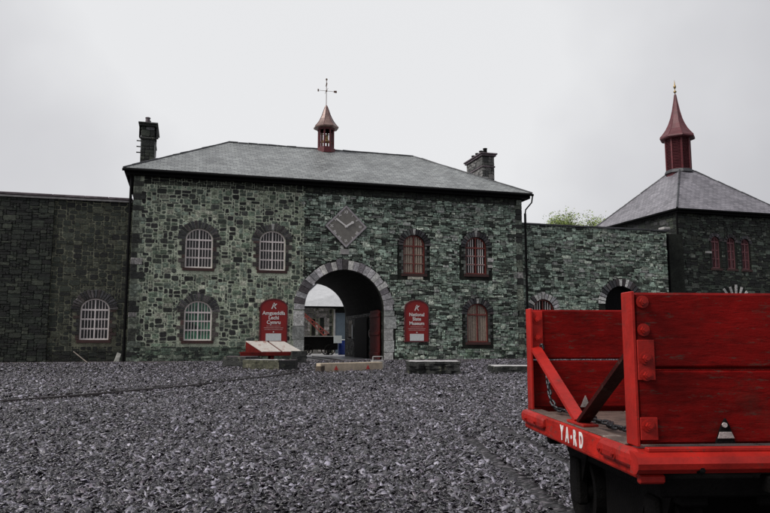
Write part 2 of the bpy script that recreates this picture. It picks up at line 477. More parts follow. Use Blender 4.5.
def window(parent, o, fn, style, name='window'):
    """arched window set back in its opening: frame, bars, glazing, sill and a fan of slate arch stones"""
    xc, zb, w, h, rise = o; sp = zb+h-rise
    fm = {'white': M['pink_white'], 'red': M['red_frame'], 'blind': M['red_frame'], 'board': M['red_frame'], 'tower': M['tower_frame']}[style.split('_')[0]]
    mb = MB(); t = .065
    D0, D1 = -.15, -.07
    out = arch_outline(xc, zb, w-.01, h-.005, rise, 16); inn = arch_outline(xc, zb+t, w-2*t, h-2*t, max(.05, rise-t), 16)
    n = len(out)
    vs = [fn(u, v, D0) for u, v in out]+[fn(u, v, D1) for u, v in out]+[fn(u, v, D1) for u, v in inn]+[fn(u, v, D0) for u, v in inn]
    fs = []
    for r in range(3):
        for i in range(n): fs.append((r*n+i, r*n+(i+1) % n, (r+1)*n+(i+1) % n, (r+1)*n+i))
    mb.add(vs, fs)
    # transom and mullion
    strip(mb, (xc-w/2+.03, sp-.01), (xc+w/2-.03, sp-.01), .07, fn, D0, D1+.004)
    strip(mb, (xc, zb+.03), (xc, sp+rise-.04), .055, fn, D0, D1+.007)
    f = mb.build(name, fm, parent)
    # lattice
    lb = MB()
    bw = .026
    lm = M['pink_white'] if style in ('white', 'red', 'white_green') else (M['tan'] if style in ('blind', 'board') else fm)
    if style in ('white', 'red', 'white_green', 'tower', 'blind'):
        per = 3 if w > .8 else 1
        hw = w/2-t
        rows = 3
        cell = hw/(per+1)*1.0
        for side in (-1, 1):
            xs = [xc+side*(.03+(hw-.03)*(k+1)/(per+1)) for k in range(per)]
            for x in xs:
                top = sp+rise*math.sqrt(max(0, 1-((x-xc)/(w/2))**2))-t
                strip(lb, (x, zb+t), (x, sp-.03), bw, fn, D0+.02, D1-.01)
                strip(lb, (x, sp), (x, top), bw, fn, D0+.02, D1-.01)
            for r_ in range(1, rows):
                z = zb+t+(sp-zb-t)*r_/rows
                xa = [xc+side*.03]+xs+[xc+side*hw]
                for k in range(len(xa)-1):
                    xm = (xa[k]+xa[k+1])/2
                    strip(lb, (xa[k], z-.03), (xm, z+.028), bw, fn, D0+.024, D1-.014)
                    strip(lb, (xm, z+.028), (xa[k+1], z-.03), bw, fn, D0+.028, D1-.018)
                    strip(lb, (xa[k], z+.028), (xm, z-.032), bw, fn, D0+.03, D1-.022)
                    strip(lb, (xm, z-.032), (xa[k+1], z+.028), bw, fn, D0+.032, D1-.024)
    else:
        x = xc-w/2+t+.03
        while x < xc+w/2-t:
            top = sp+rise*math.sqrt(max(0, 1-((x-xc)/(w/2))**2))-t
            strip(lb, (x, zb+t), (x, top), .035, fn, D0+.01, D0+.03); x += .075
    if style in ('red', 'blind'):
        for r_ in (1, 2):
            z = zb+t+(sp-zb-t)*r_/3
            strip(mb2 := MB(), (xc-w/2+.03, z), (xc+w/2-.03, z), .035, fn, D0, D1+.002)
            mb2.build('glazing_bar', fm, f)
    lb.build('lattice', lm, f)
    pb = MB(); pts = arch_outline(xc, zb+.02, w-.06, h-.04, rise-.02, 16)
    pb.prism(pts, D0-.03, D0-.015, fn)
    pb.build('pane', M['glass_reflection'] if style == 'white_green' else M['glass'], f)
    if style in ('blind', 'board'):
        pass
    sb = MB(); sb.prism([(xc-w/2-.1, zb-.13), (xc+w/2+.1, zb-.13), (xc+w/2+.1, zb-.002), (xc-w/2-.1, zb-.002)], -.19, .06, fn, inset=.012)
    sb.build('sill', M['sill'], f)
    return f

# ------------------------------------------------------------------ the gatehouse
GX0, GX1, GY1, GE = -2.35, 16.95, 41.6, 8.62
ARCH = (7.45, 0, 3.92, 4.44, 1.96)
WINS = [((.575, 4.33, 1.22, 1.83, .52), 'white'), ((3.93, 4.31, 1.22, 1.89, .52), 'white'),
        ((10.98, 4.34, 1.14, 1.95, .55), 'blind'), ((14.33, 4.40, 1.16, 1.92, .55), 'red'),
        ((.625, 1.03, 1.22, 1.80, .52), 'white_green'), ((14.36, .95, 1.16, 1.95, .55), 'board')]
gate = empty('gatehouse', (7.3, FY, 0), 'two storey stone gatehouse with a hipped slate roof and an arched gateway', 'gatehouse')

def gskip(u, v):
    if in_arch(u, v, ARCH, .50 if v > 2.48 else .55): return True
    for o, s in WINS:
        if in_arch(u, v, o, .30): return True
        if abs(u-o[0]) < o[2]/2+.12 and o[1]-.16 < v < o[1]: return True
    return False
ZS = 5.45   # where the pointed rubble gives way to green slate
mb = MB()
wall_sheet(mb, GX0, ZS, -.2, GE, FF, [w[0] for w in WINS if w[0][0] < ZS], .3, 0)
wall_sheet(mb, ZS, GX1, -.2, GE, FF, [(ARCH[0], -.2, ARCH[2], ARCH[3]+.2, ARCH[4])]+[w[0] for w in WINS if w[0][0] > ZS], .3, 2) if False else None
# front sheet right part: the arch starts just right of ZS
wall_sheet(mb, ZS, GX1, -.2, GE, FF, [(ARCH[0], -.2, ARCH[2], ARCH[3]+.2, ARCH[4])]+[w[0] for w in WINS if w[0][0] > ZS], .3, 2)
def edge(v): return ZS+.17*math.sin(v*3.1)+.13*math.sin(v*7.7+1)+.1*math.sin(v*17.)
lsk_ = lambda u, v: gskip(u, v) or u > edge(v)
rsk_ = lambda u, v: gskip(u, v) or u < edge(v)
masonry(mb, GX0+.34, ZS+.46, .75, 8.1, FF, .108, .084, S_POINT, .048, PAL_POINT, .020, lsk_, 1, .017)
masonry(mb, GX0+.42, ZS, 8.1, GE-.03, FF, .11, .075, S_FLAT, .014, PAL_DARK, .018, gskip, 1, .006)  # dark top courses paint in the shadow of the eaves
masonry(mb, ZS-.46, GX1-.34, .75, 8.1, FF, .10, .062, S_FLAT+[(4,1),(5,2),(3,1)], .016, PAL_GREEN, .045, rsk_, 3, .015)
masonry(mb, ZS, GX1-.4, 8.1, GE-.03, FF, .105, .068, S_FLAT, .012, PAL_DARK, .03, gskip, 3, .008)  # same painted eave shadow, right of the seam
masonry(mb, GX0+.1, ZS, 0, .75, FF, .11, .062, S_FLAT, .012, PAL_PLINTH, .05, gskip, 3, .006)
masonry(mb, ZS, GX1-.1, 0, .75, FF, .11, .062, S_FLAT, .012, PAL_PLINTH+PAL_GREEN, .05, gskip, 3, .006)
# quoins
for (a, sd) in ((GX0, 1), (GX1, -1)):
    z = .0; k = 0
    while z < GE-.1:
        hh = random.uniform(.2, .34); ww = (.50 if k % 2 else .30)*random.uniform(.8, 1.2)
        x0, x1 = sorted((a-sd*.012, a+sd*ww))
        c = random.choice([(.05, .055, .045), (.10, .115, .09), (.17, .19, .15), (.022, .024, .022), (.14, .165, .135)]+([(.26, .25, .24)] if random.random() < .35 else []))
        mb.bbox((x0, FY-.035, z+.007), (x1, FY+(.3 if k % 2 else .55), min(z+hh-.007, GE-.02)), .012, 3, c, jit=.004)
        z += hh; k += 1
gw = mb.build('wall', [M['mortar_light'], M['stone_pointed'], M['mortar_dark'], M['stone_green']], gate)

def side_wall(mb, X, y0, y1, z0, z1, out, pal, cw=.11, ch=.08, sizes=S_FLAT, mi=(0, 1), gap=.014, depth=.02, skip=None, inset=.012):
    fn = lambda u, v, d: (X+out*d, u, v)
    mb.add([fn(y0, z0, 0), fn(y1, z0, 0), fn(y1, z1, 0), fn(y0, z1, 0)], [(0,1,2,3)], mi[0])
    masonry(mb, y0, y1, z0, z1, fn, cw, ch, sizes, gap, pal, depth, skip, mi[1], .006, inset)
# side and back walls
mb = MB()
side_wall(mb, GX0, FY+.0, GY1, -.1, GE, -1, PAL_DARK, .16, .1)
side_wall(mb, GX1, FY+.0, GY1, -.1, GE, 1, PAL_GREEN, .14, .09)
mb.build('end_walls', [M['mortar_dark'], M['stone_green']], gate)
mb = MB()
FB = lambda u, v, d: (u, GY1+d, v)
wall_sheet(mb, GX0, GX1, -.2, GE, FB, [(ARCH[0], -.2, ARCH[2], ARCH[3]+.2, ARCH[4])], .3, 0)
masonry(mb, GX0, GX1, 0, GE, FB, .3, .16, S_FLAT, .02, PAL_GREEN, .03, gskip, 1)
mb.build('back_wall', [M['mortar_dark'], M['stone_green']], gate)
# passage: side walls and barrel vault
mb = MB()
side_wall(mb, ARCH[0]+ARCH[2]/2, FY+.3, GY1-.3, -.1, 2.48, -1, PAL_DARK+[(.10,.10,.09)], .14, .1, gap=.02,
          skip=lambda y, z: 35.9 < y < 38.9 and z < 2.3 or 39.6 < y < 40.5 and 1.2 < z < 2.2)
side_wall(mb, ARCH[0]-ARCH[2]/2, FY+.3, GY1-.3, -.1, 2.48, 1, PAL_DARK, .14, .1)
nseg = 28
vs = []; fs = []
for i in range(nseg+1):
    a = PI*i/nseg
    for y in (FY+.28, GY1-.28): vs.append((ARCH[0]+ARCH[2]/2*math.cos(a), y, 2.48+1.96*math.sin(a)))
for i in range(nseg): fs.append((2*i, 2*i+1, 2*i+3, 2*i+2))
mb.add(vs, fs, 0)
mb.build('passage', [M['passage_shade'], M['stone_dark']], gate)
# dark doorway and niche in the right hand passage wall
mb = MB(); xr = ARCH[0]+ARCH[2]/2
mb.box((xr-.06, 35.9, 0), (xr-.002, 38.9, 2.3), 0); mb.box((xr-.09, 36.0, .05), (xr-.06, 38.8, 2.2), 0)
mb.build('passage_door', M['black'], gate)
mb = MB(); mb.box((xr-.03, 39.6, 1.2), (xr-.004, 40.5, 2.2), 0); mb.build('passage_window', M['glass'], gate)
# arch surround
mb = MB()
voussoirs(mb, ARCH, FF, .48, 25, PAL_VOUS_L, -.25, .055, thick=.93, key=(.05, .045, .045), jl=.14)
ao = ARCH
jambs(mb, ao, FF, [(.30, .31, .30), (.22, .23, .22), (.34, .34, .33), (.16, .15, .15)], -.25, .05, .52, .56, (.42, .75))
mb.build('arch_surround', M['stone_dress'], gate)
# windows
for o, s in WINS:
    f = window(gate, o, FF, s)
    mb = MB(); dark = o[0] < ZS
    voussoirs(mb, o, FF, .34 if dark else .28, 17 if dark else 15, PAL_VOUS_D if dark else PAL_VOUS_D+[(.08,.09,.085)], -.12, .05, thick=.8, key=(.34, .34, .33) if o[0] > 3 else None)
    if dark: jambs(mb, o, FF, [(.03, .025, .024), (.055, .03, .028), (.02, .02, .02), (.07, .06, .055)], -.12, .04, .16, .30, (.14, .24))
    else: jambs(mb, o, FF, [(.03, .034, .032), (.07, .08, .07), (.02, .02, .02), (.10, .11, .1)], -.12, .035, .10, .24, (.12, .2))
    if o[0] > 14 and o[1] > 2:
        mb.prism([(o[0]+.62, 5.05), (o[0]+.95, 5.05), (o[0]+.95, 5.25), (o[0]+.62, 5.25)], -.1, .05, FF, 0, (.42, .41, .4), inset=.01)
        mb.prism([(o[0]+.62, 4.75), (o[0]+.90, 4.75), (o[0]+.90, 4.9), (o[0]+.62, 4.9)], -.1, .05, FF, 0, (.38, .37, .35), inset=.01)
    if abs(o[0]-10.98) < .1:
        mb.prism([(o[0]-.35, 4.05), (o[0]+.45, 4.05), (o[0]+.45, 4.19), (o[0]-.35, 4.19)], -.1, .05, FF, 0, (.33, .32, .27), inset=.01)
    mb.build('arch_stones', M['stone_dress'], f)
    # room behind is dark, with pale slats for two of them
    if s == 'blind':
        mb = MB(); x = o[0]-o[2]/2+.08
        while x < o[0]+o[2]/2-.06:
            top = o[1]+o[3]-o[4]+o[4]*math.sqrt(max(0, 1-((x-o[0])/(o[2]/2))**2))-.07
            strip(mb, (x, o[1]+.06), (x, top), .06, FF, -.156, -.146); x += .085
        mb.build('blind', M['tan'], f)

# roof
def uvface(mb, pts, mi, udir):
    """planar face with UV in metres: u along udir, v up the slope"""
    pts = [Vector(p) for p in pts]
    n = (pts[1]-pts[0]).cross(pts[2]-pts[0]).normalized()
    u = Vector(udir).normalized(); v = n.cross(u)
    if v.z < 0: v = -v
    mb.add(pts, [tuple(range(len(pts)))], mi)
    mb.uv[len(mb.f)-1] = [((p).dot(u), (p).dot(v)) for p in pts]
def hip_roof(mb, x0, x1, y0, y1, ze, ridge, th=.09):
    (ra, rb) = ridge
    a, b, c, d = (x0, y0, ze), (x1, y0, ze), (x1, y1, ze), (x0, y1, ze)
    uvface(mb, [a, b, rb, ra] if ra != rb else [a, b, ra], 0, (1, 0, 0))
    uvface(mb, [b, c, rb], 0, (0, 1, 0))
    uvface(mb, [c, d, ra, rb] if ra != rb else [c, d, ra], 0, (1, 0, 0))
    uvface(mb, [d, a, ra], 0, (0, 1, 0))
    lo = [(p[0], p[1], p[2]-th) for p in (a, b, c, d)]
    mb.add([a, b, c, d]+lo, [(0,4,5,1), (1,5,6,2), (2,6,7,3), (3,7,4,0), (4,7,6,5)], 1)
EZ = 8.72
RL, RR_ = (2.0, 37.3, 11.55), (12.4, 37.3, 11.55)
mb = MB()
hip_roof(mb, -2.8, 17.4, 32.6, 42.0, EZ, (RL, RR_))
roof = mb.build('roof', [M['slate'], M['black']], gate)
def ridge_tiles(mb, p, q, r):
    p, q = Vector(p), Vector(q); n = int((q-p).length/.5)
    for k in range(n):
        a = p.lerp(q, k/n)+Vector((0, 0, random.uniform(-.012, .014))); b = p.lerp(q, (k+.97)/n)+Vector((0, 0, random.uniform(-.012, .014)))
        mb.tube([a, b], r*random.uniform(.93, 1.1), 8)
mb = MB()
ridge_tiles(mb, RL, RR_, .062)
for p, q in (((-2.8, 32.6, EZ), RL), ((17.4, 32.6, EZ), RR_), ((-2.8, 42, EZ), RL), ((17.4, 42, EZ), RR_)): ridge_tiles(mb, p, q, .05)
mb.build('ridge_capping', M['lead'], roof)
mb = MB()   # fascia and gutter
mb.box((-2.72, 32.68, EZ-.28), (17.32, 32.74, EZ-.092)); mb.box((-2.72, 32.742, EZ-.28), (-2.66, 41.9, EZ-.092)); mb.box((17.26, 32.742, EZ-.28), (17.32, 41.9, EZ-.092))
mb.box((-2.66, 32.742, EZ-.28), (17.26, FY-.055, EZ-.24))
mb.tube([(-2.85, 32.58, EZ-.10), (17.45, 32.58, EZ-.10)], .065, 8)
mb.build('gutter', M['black'], gate)
mb = MB()   # downpipes
mb.tube([(17.42, 32.6, EZ-.12), (17.36, 32.62, EZ-.5), (17.12, 32.84, EZ-.85), (17.1, 32.88, EZ-1.1)], .04, 8)
mb.tube([(17.1, 32.88, EZ-1.05), (17.1, 32.88, 0)], .065, 8)
mb.build('drainpipe', M['black'], gate)
mb = MB()
mb.tube([(GX0-.12, 32.86, EZ-.2), (GX0-.12, 32.86, 0)], .06, 8)
mb.build('drainpipe', M['black'], gate)

def chimney(x0, x1, y0, y1, zt, left):
    cb = MB()
    cb.box((x0, y0, 8.6), (x1, y1, zt-.2), 0)
    for (fn, a, b) in ((lambda u, v, d: (u, y0-d, v), x0, x1), (lambda u, v, d: (x0-d, u, v), y0, y1), (lambda u, v, d: (x1+d, u, v), y0, y1)):
        masonry(cb, a, b, 9.2, zt-.22, fn, .2, .17, [(1,1),(2,1),(2,2),(1,1)], .016, [(.09,.09,.085),(.14,.135,.13),(.05,.05,.05),(.20,.195,.19)] if not left else PAL_DARK+[(.07,.07,.075)], .02, None, 1, .004)
    c = cb.build('chimney', [M['mortar_dark'], M['stone_dress']], roof)
    cb = MB()
    for z, e, h in ((zt-.85, .05, .09), (zt-.2, .10, .10), (zt-.10, .16, .08)):
        cb.bbox((x0-e, y0-e, z), (x1+e, y1+e, z+h), .015)
    cb.build('chimney_band', M['slab_side'] if left else M['purple_slab'], c)
    for i in range(4):
        y = y0+.3+(y1-y0-.6)*i/3
        pm = MB(); pm.lathe([(.13, 0), (.15, .04), (.12, .08), (.11, .3), (.14, .33), (.12, .36)], ((x0+x1)/2-.05, y, zt-.02), 10)
        pm.build('chimney_pot', M['black'] if not left else M['purple_slab'], c)
    if left:
        for z in (zt-.95, zt-1.25, zt-1.55):
            cb = MB(); cb.tube([(x0-.22, y0+.1, z), (x0, y0+.1, z)], .03, 6); cb.build('bracket', M['black'], c)
        for a_ in ((x1+.02, y0+.1, zt-.85, x1+.10, y0+.5, zt), (x0-.12, y0+.05, zt-.75, x0-.05, y0+.4, zt)):
            cb = MB(); cb.bbox(a_[:3], a_[3:], .01); cb.build('flue_cowl', M['black'], c)
chimney(-2.34, -1.72, 36.2, 38.4, 11.95, True)
chimney(16.2, 16.93, 36.2, 38.5, 11.78, False)

# bell cupola
cx, cy = 7.28, 37.3
cup = MB()
cup.lathe([(.52, 0), (.52, .28), (.46, .30), (.46, .34)], (cx, cy, 11.3), 8, rot=PI/8)
c0 = cup.build('bell_cupola', M['cup_red'], gate)
for k in range(8):
    a = PI/8+k*PI/4
    pm = MB(); pm.bbox((cx+.41*math.cos(a)-.05, cy+.41*math.sin(a)-.05, 11.62), (cx+.41*math.cos(a)+.05, cy+.41*math.sin(a)+.05, 12.80), .01)
    pm.build('post', M['cup_red'], c0)
pm = MB(); pm.lathe([(.50, 12.62), (.50, 12.80), (.45, 12.80), (.45, 12.62)], (cx, cy, 0), 8, rot=PI/8); pm.build('frieze', M['cup_red'], c0)
pm = MB()
pm.lathe([(.52, 12.70), (.70, 12.74), (.71, 12.80), (.60, 12.92), (.48, 13.08), (.36, 13.28), (.25, 13.52), (.16, 13.78), (.09, 13.98), (.07, 14.06), (.03, 14.10)], (cx, cy, 0), 8, rot=PI/8)
cr = pm.build('cupola_roof', M['copper'], c0)
pm = MB()
for k in range(8):
    a = PI/8+k*PI/4
    pm.tube([(cx+r*math.cos(a), cy+r*math.sin(a), z) for r, z in ((.71, 12.80), (.60, 12.92), (.48, 13.08), (.36, 13.28), (.25, 13.52), (.16, 13.78), (.08, 14.0))], .013, 5)
pm.build('roll_joints', M['cup_red'], cr)
pm = MB(); pm.lathe([(.20, 11.98), (.19, 12.02), (.14, 12.12), (.12, 12.28), (.07, 12.36), (.02, 12.38)], (cx, cy, 0), 14); pm.tube([(cx-.38, cy, 12.42), (cx+.38, cy, 12.42)], .025, 6)
pm.box((cx-.4, cy-.03, 11.93), (cx+.4, cy+.03, 11.98))
pm.build('bell', M['bell'], c0, smooth=False)
pm = MB()
pm.tube([(cx, cy, 14.05), (cx, cy, 15.62)], .018, 6)
pm.tube([(cx-.45, cy, 14.93), (cx+.45, cy, 14.93)], .010, 6); pm.tube([(cx, cy-.45, 14.93), (cx, cy+.45, 14.93)], .010, 6)
pm.lathe([(.01, 0), (.05, .03), (.05, .07), (.01, .10)], (cx, cy, 14.88), 10)
# letters at the arm ends, tail and point of the arrow
FCUP = lambda u, v, d: (cx+u, cy-d, 14.93+v)
pm.prism([(.42, -.05), (.58, -.07), (.60, 0), (.58, .07), (.42, .05)], -.01, .01, FCUP)
pm.prism([(-.50, -.07), (-.42, -.07), (-.44, 0), (-.42, .07), (-.50, .07)], -.01, .01, FCUP)
pm.prism([(-.05, .26), (.02, .28), (.05, .46), (-.01, .50)], -.01, .01, FCUP)
pm.prism([(-.04, .62), (.04, .62), (.06, .70), (0, .74), (-.05, .70)], -.01, .01, FCUP)
pm.build('weather_vane', M['vane'], c0)

# gate leaf folded back inside the passage
g = empty('gate_leaf', (9.40, 33.35, 0), 'red plank gate leaf folded back inside the right side of the archway', 'gate')
gx = xr-.14
for k in range(11):
    pass
mb = MB()
for k in range(11):
    y0 = 33.33+k*.165
    mb.bbox((gx, y0+.004, .08), (gx+.05, y0+.161, 2.5+.03*k if k < 3 else 2.55), .008)
b_ = mb.build('boarding', M['gate'], g)
mb = MB()
for z in (.3, 1.3, 2.2): mb.bbox((gx-.05, 33.33, z), (gx-.002, 35.14, z+.16), .01)
mb.build('rail', M['gate'], g)
mb = MB(); mb.tube([(gx-.06, 35.0, 1.2), (gx-.10, 35.0, 1.3), (gx-.10, 35.0, 1.5), (gx-.06, 35.0, 1.6)], .015, 6); mb.build('handle', M['plate'], g)
mb = MB(); mb.bbox((xr-.07, 39.3, 1.15), (xr-.045, 39.55, 1.95), .004)
tag(mb.build('notice', M['paper']), 'narrow white notice fixed to the dark right hand wall of the archway passage', 'notice')

# ------------------------------------------------------------------ text
def text_mesh(body, size, mat, xf, sx=1, name='lettering', parent=None, extrude=.002, bold=0, align='CENTER', spacing=1):
    cu = bpy.data.curves.new('tmp_text', 'FONT'); cu.body = body; cu.size = size; cu.align_x = align; cu.align_y = 'CENTER'
    cu.extrude = extrude; cu.offset = bold; cu.space_character = spacing; cu.space_line = .92; cu.resolution_u = 4
    o = bpy.data.objects.new('tmp_text', cu); COL.objects.link(o)
    dg = bpy.context.evaluated_depsgraph_get(); dg.update()
    me = bpy.data.meshes.new_from_object(o.evaluated_get(dg))
    bpy.data.objects.remove(o); bpy.data.curves.remove(cu)
    me.transform(xf @ Matrix.Diagonal((sx, 1, 1, 1)))
    me.name = name; me.materials.clear(); me.materials.append(mat)
    ob = bpy.data.objects.new(name, me); COL.objects.link(ob)
    if parent: ob.parent = parent; ob.matrix_parent_inverse = parent_world(parent).inverted()
    return ob
def front(x, z, d): return Matrix.Translation((x, FY-d, z)) @ Matrix.Rotation(PI/2, 4, 'X')

# clock
ck = empty('clock', (7.46, FY, 5.5), 'grey diamond-shaped slate clock with pale numerals above the archway', 'clock')
mb = MB(); CX, CZ, HW, HH = 7.46, 6.55, 1.07, 1.08
dia = lambda k: [(CX-HW*k, CZ), (CX, CZ-HH*k), (CX+HW*k, CZ), (CX, CZ+HH*k)]
mb.prism(dia(1), 0, .10, FF); mb.build('backing', M['slab_side'], ck)
mb = MB(); mb.prism(dia(.95), .10, .12, FF); mb.build('dial_plate', mat_simple('dial_slate', (.21, .20, .18), .6, 0, .15, 6, .002), ck)
mb = MB()
n = 4; o1, o2 = dia(.97), dia(.86)
vs = [FF(u, v, .105) for u, v in o1]+[FF(u, v, .135) for u, v in o1]+[FF(u, v, .135) for u, v in o2]+[FF(u, v, .105) for u, v in o2]
mb.add(vs, [(r*4+i, r*4+(i+1) % 4, (r+1)*4+(i+1) % 4, (r+1)*4+i) for r in range(3) for i in range(4)])
mb.build('rim', mat_simple('pale_rim', (.42, .39, .41), .6, 0, .2, 6), ck)
mb = MB()
for i, s in enumerate(['XII', 'I', 'II', 'III', 'IIII', 'V', 'VI', 'VII', 'VIII', 'IX', 'X', 'XI']):
    a = -i*PI/6
    rr = .63 if i % 3 else .70
    xf = Matrix.Translation((CX+rr*math.sin(-a), FY-.125, CZ+rr*math.cos(-a))) @ Matrix.Rotation(-a, 4, 'Y') @ Matrix.Rotation(PI/2, 4, 'X')
    text_mesh(s, .20, M['white'], xf, .8, 'numeral', ck, .004, .004)
for nm, ang, L, w in (('minute_hand', 306, .62, .075), ('hour_hand', 57, .44, .09)):
    a = R(ang); mb = MB()
    strip(mb, (CX-.08*math.sin(a), CZ-.08*math.cos(a)), (CX+L*math.sin(a), CZ+L*math.cos(a)), w, FF, .145, .16)
    if nm == 'hour_hand':
        c_ = (CX+.36*math.sin(a), CZ+.36*math.cos(a)); mb.prism([(c_[0]+.07*math.cos(q), c_[1]+.07*math.sin(q)) for q in [k*PI/4 for k in range(8)]], .162, .17, FF)
    else: mb.prism([(CX+.06*math.cos(q), CZ+.06*math.sin(q)) for q in [k*PI/4 for k in range(8)]], .16, .175, FF)
    mb.build(nm, M['white'], ck)
mb = MB(); mb.prism([(7.2, 5.18), (7.62, 5.18), (7.62, 5.44), (7.2, 5.44)], 0, .08, FF, inset=.01)
tag(mb.build('stone_block', M['pale_dress']), 'small pale stone block just under the lower point of the clock', 'stone block')

# signs
def sign(xc, lines, label, z0=.94, z1=3.0, w=1.30):
    root = empty('sign_board', (xc, FY, z0), label, 'sign', 'arched red museum signs on the gatehouse wall')
    o = (xc, z0, w, z1-z0, .42)
    b = MB(); b.prism(arch_outline(xc, z0, w, z1-z0, .42, 18), .03, .09, FF, inset=.01); b.build('board', M['sign_red'], root)
    b = MB(); oo, ii = arch_outline(xc, z0, w, z1-z0, .42, 18), arch_outline(xc, z0+.05, w-.1, z1-z0-.1, .38, 18); n = len(oo)
    vs = [FF(u, v, .06) for u, v in oo]+[FF(u, v, .105) for u, v in oo]+[FF(u, v, .105) for u, v in ii]+[FF(u, v, .06) for u, v in ii]
    b.add(vs, [(r*n+i, r*n+(i+1) % n, (r+1)*n+(i+1) % n, (r+1)*n+i) for r in range(3) for i in range(n)])
    b.build('edging', M['cup_red'], root)
    for k, s in enumerate(lines):
        text_mesh(s, .235, M['white'], front(xc, 2.30-k*.215, .094), .98, 'lettering', root, .003, .006)
    for hw, z in ((.33, 1.70), (.45, 1.62), (.42, 1.54)):   # lines too fine to read
        b = MB(); b.prism([(xc-hw, z-.010), (xc+hw, z-.010), (xc+hw, z+.010), (xc-hw, z+.010)], .091, .094, FF); b.build('small_print', M['small_print'], root)
    b = MB()   # emblem: three leaning strokes
    for p, q, wd in (((-.10, 2.50), (.02, 2.78), .05), ((-.02, 2.60), (.13, 2.74), .045), ((0, 2.64), (.10, 2.50), .04), ((-.06, 2.70), (.06, 2.72), .03)):
        strip(b, (xc+p[0], p[1]), (xc+q[0], q[1]), wd, FF, .092, .097)
    b.build('emblem', M['white'], root)
    b = MB(); b.prism([(xc-.36, 1.02), (xc+.36, 1.02), (xc+.36, 1.36), (xc-.36, 1.36)], .091, .10, FF); b.build('notice_plate', M['paper'], root)
    b = MB(); b.lathe([(.03, 0), (.03, .008)], (0, 0, 0), 10)
    b.v = [(xc+v[0], FY-.095-v[2], 1.43+v[1]) for v in b.v]; b.build('stud', M['white'], root)
sign(4.04, ['Amgueddfa', 'Lechi', 'Cymru'], 'arched red sign reading Amgueddfa Lechi Cymru, left of the archway', .94, 2.98)
sign(11.07, ['National', 'Slate', 'Museum'], 'arched red sign reading National Slate Museum, right of the archway', .96, 3.03, 1.27)

# ------------------------------------------------------------------ left boundary wall
lw = empty('boundary_wall', (-10, FY, 0), 'dark stone wall on the left joining the gatehouse, with one barred arched window', 'wall')
LWO = (-3.75, 1.06, 1.2, 1.82, .5)
mb = MB()
FL = lambda u, v, d: (u, FY+.12-d, v)
wall_sheet(mb, -5.6, GX0-.02, -.2, 7.3, FL, [LWO], .3, 0)
mb.box((-30, FY+.06, -.2), (-5.6, FY+.8, 7.3), 2)
mb.box((-5.6, FY+.43, -.2), (GX0-.02, FY+.8, 7.3), 0)
lsk = lambda u, v: in_arch(u, v, LWO, .28) or (abs(u-LWO[0]) < .75 and .9 < v < 1.06)
masonry(mb, -5.6, GX0-.02, .6, 7.3, FL, .12, .09, S_POINT, .032, PAL_DARK+[(.06,.065,.045),(.04,.045,.03)], .02, lsk, 1, .01)
masonry(mb, -5.6, GX0-.02, 0, .6, FL, .12, .07, S_FLAT, .012, PAL_DARK, .04, lsk, 1, .01)
FL2 = lambda u, v, d: (u, FY+.06-d, v)
masonry(mb, -13.5, -5.6, 0, 7.3, FL2, .125, .075, S_FLAT, .014, PAL_DARK, .03, None, 1, .008)
masonry(mb, -30, -13.5, 0, 7.3, FL2, .3, .16, S_FLAT, .014, PAL_DARK, .03, None, 1, .008)
mb.build('wall', [M['mortar_mid'], M['stone_dark'], M['mortar_dark']], lw)
mb = MB(); x = -30
while x < GX0-.1:
    L = min(random.uniform(.9, 1.5), GX0-.03-x)
    mb.bbox((x, FY-.06, 7.305), (x+L-.012, FY+.9, 7.40), .01, 0, jit=.006)
    x += L
cp = mb.build('coping', M['purple_slab'], lw)
mb = MB(); mb.bbox((-30, FY-.02, 7.20), (GX0-.05, FY+.03, 7.285), .004); mb.build('coping_edge', M['pale_dress'], lw)
f = window(lw, LWO, FL, 'white')
mb = MB(); voussoirs(mb, LWO, FL, .36, 19, PAL_VOUS_D, -.12, .05, thick=.78); jambs(mb, LWO, FL, [(.025, .022, .02), (.045, .025, .022), (.018,)*3], -.12, .04, .14, .28, (.14, .22))
mb.build('arch_stones', M['stone_dress'], f)

# ------------------------------------------------------------------ right boundary wall
rw = empty('boundary_wall', (21.5, FY+.3, 0), 'green slate rubble wall joining the gatehouse to the corner pavilion on the right', 'wall')
RY = FY+.30
FR = lambda u, v, d: (u, RY-d, v)
RWO = [(18.25, 1.2, 1.3, 2.0, .65), (23.0, 0, 2.0, 4.0, 1.0)]
mb = MB()
wall_sheet(mb, GX1+.02, 26.1, -.2, 7.15, FR, [RWO[0], (23.0, -.2, 2.0, 4.2, 1.0)], .4, 0)
rsk = lambda u, v: in_arch(u, v, RWO[0], .3) or in_arch(u, v, RWO[1], .42)
masonry(mb, GX1+.02, 26.1, 0, 7.15, FR, .115, .068, S_FLAT+[(4,1),(5,2),(3,1)], .016, PAL_GREEN, .045, rsk, 1, .015)
mb.box((GX1+.02, RY+.41, -.2), (26.1, RY+.9, 7.15), 0)
mb.box((26.1, RY+.6, -.2), (27.7, RY+.9, 7.15), 0)
mb.add([(26.1, RY, -.2), (26.1, RY+.42, -.2), (26.1, RY+.42, 7.15), (26.1, RY, 7.15)], [(0,1,2,3)], 0)
mb.build('wall', [M['mortar_dark'], M['stone_green']], rw)
mb = MB(); x = GX1+.03
while x < 26.2:
    L = min(random.uniform(.9, 1.5), 26.25-x+.01)
    mb.bbox((x, RY-.09, 7.155), (x+L-.012, RY+1.0, 7.25), .01, 0, jit=.006); x += L
mb.build('coping', M['lead'], rw)
mb = MB(); mb.bbox((25.9, RY-.1, 7.26), (26.35, RY+.4, 7.42), .03); mb.build('end_stone', M['pale_dress'], rw)
f = window(rw, RWO[0], FR, 'red')
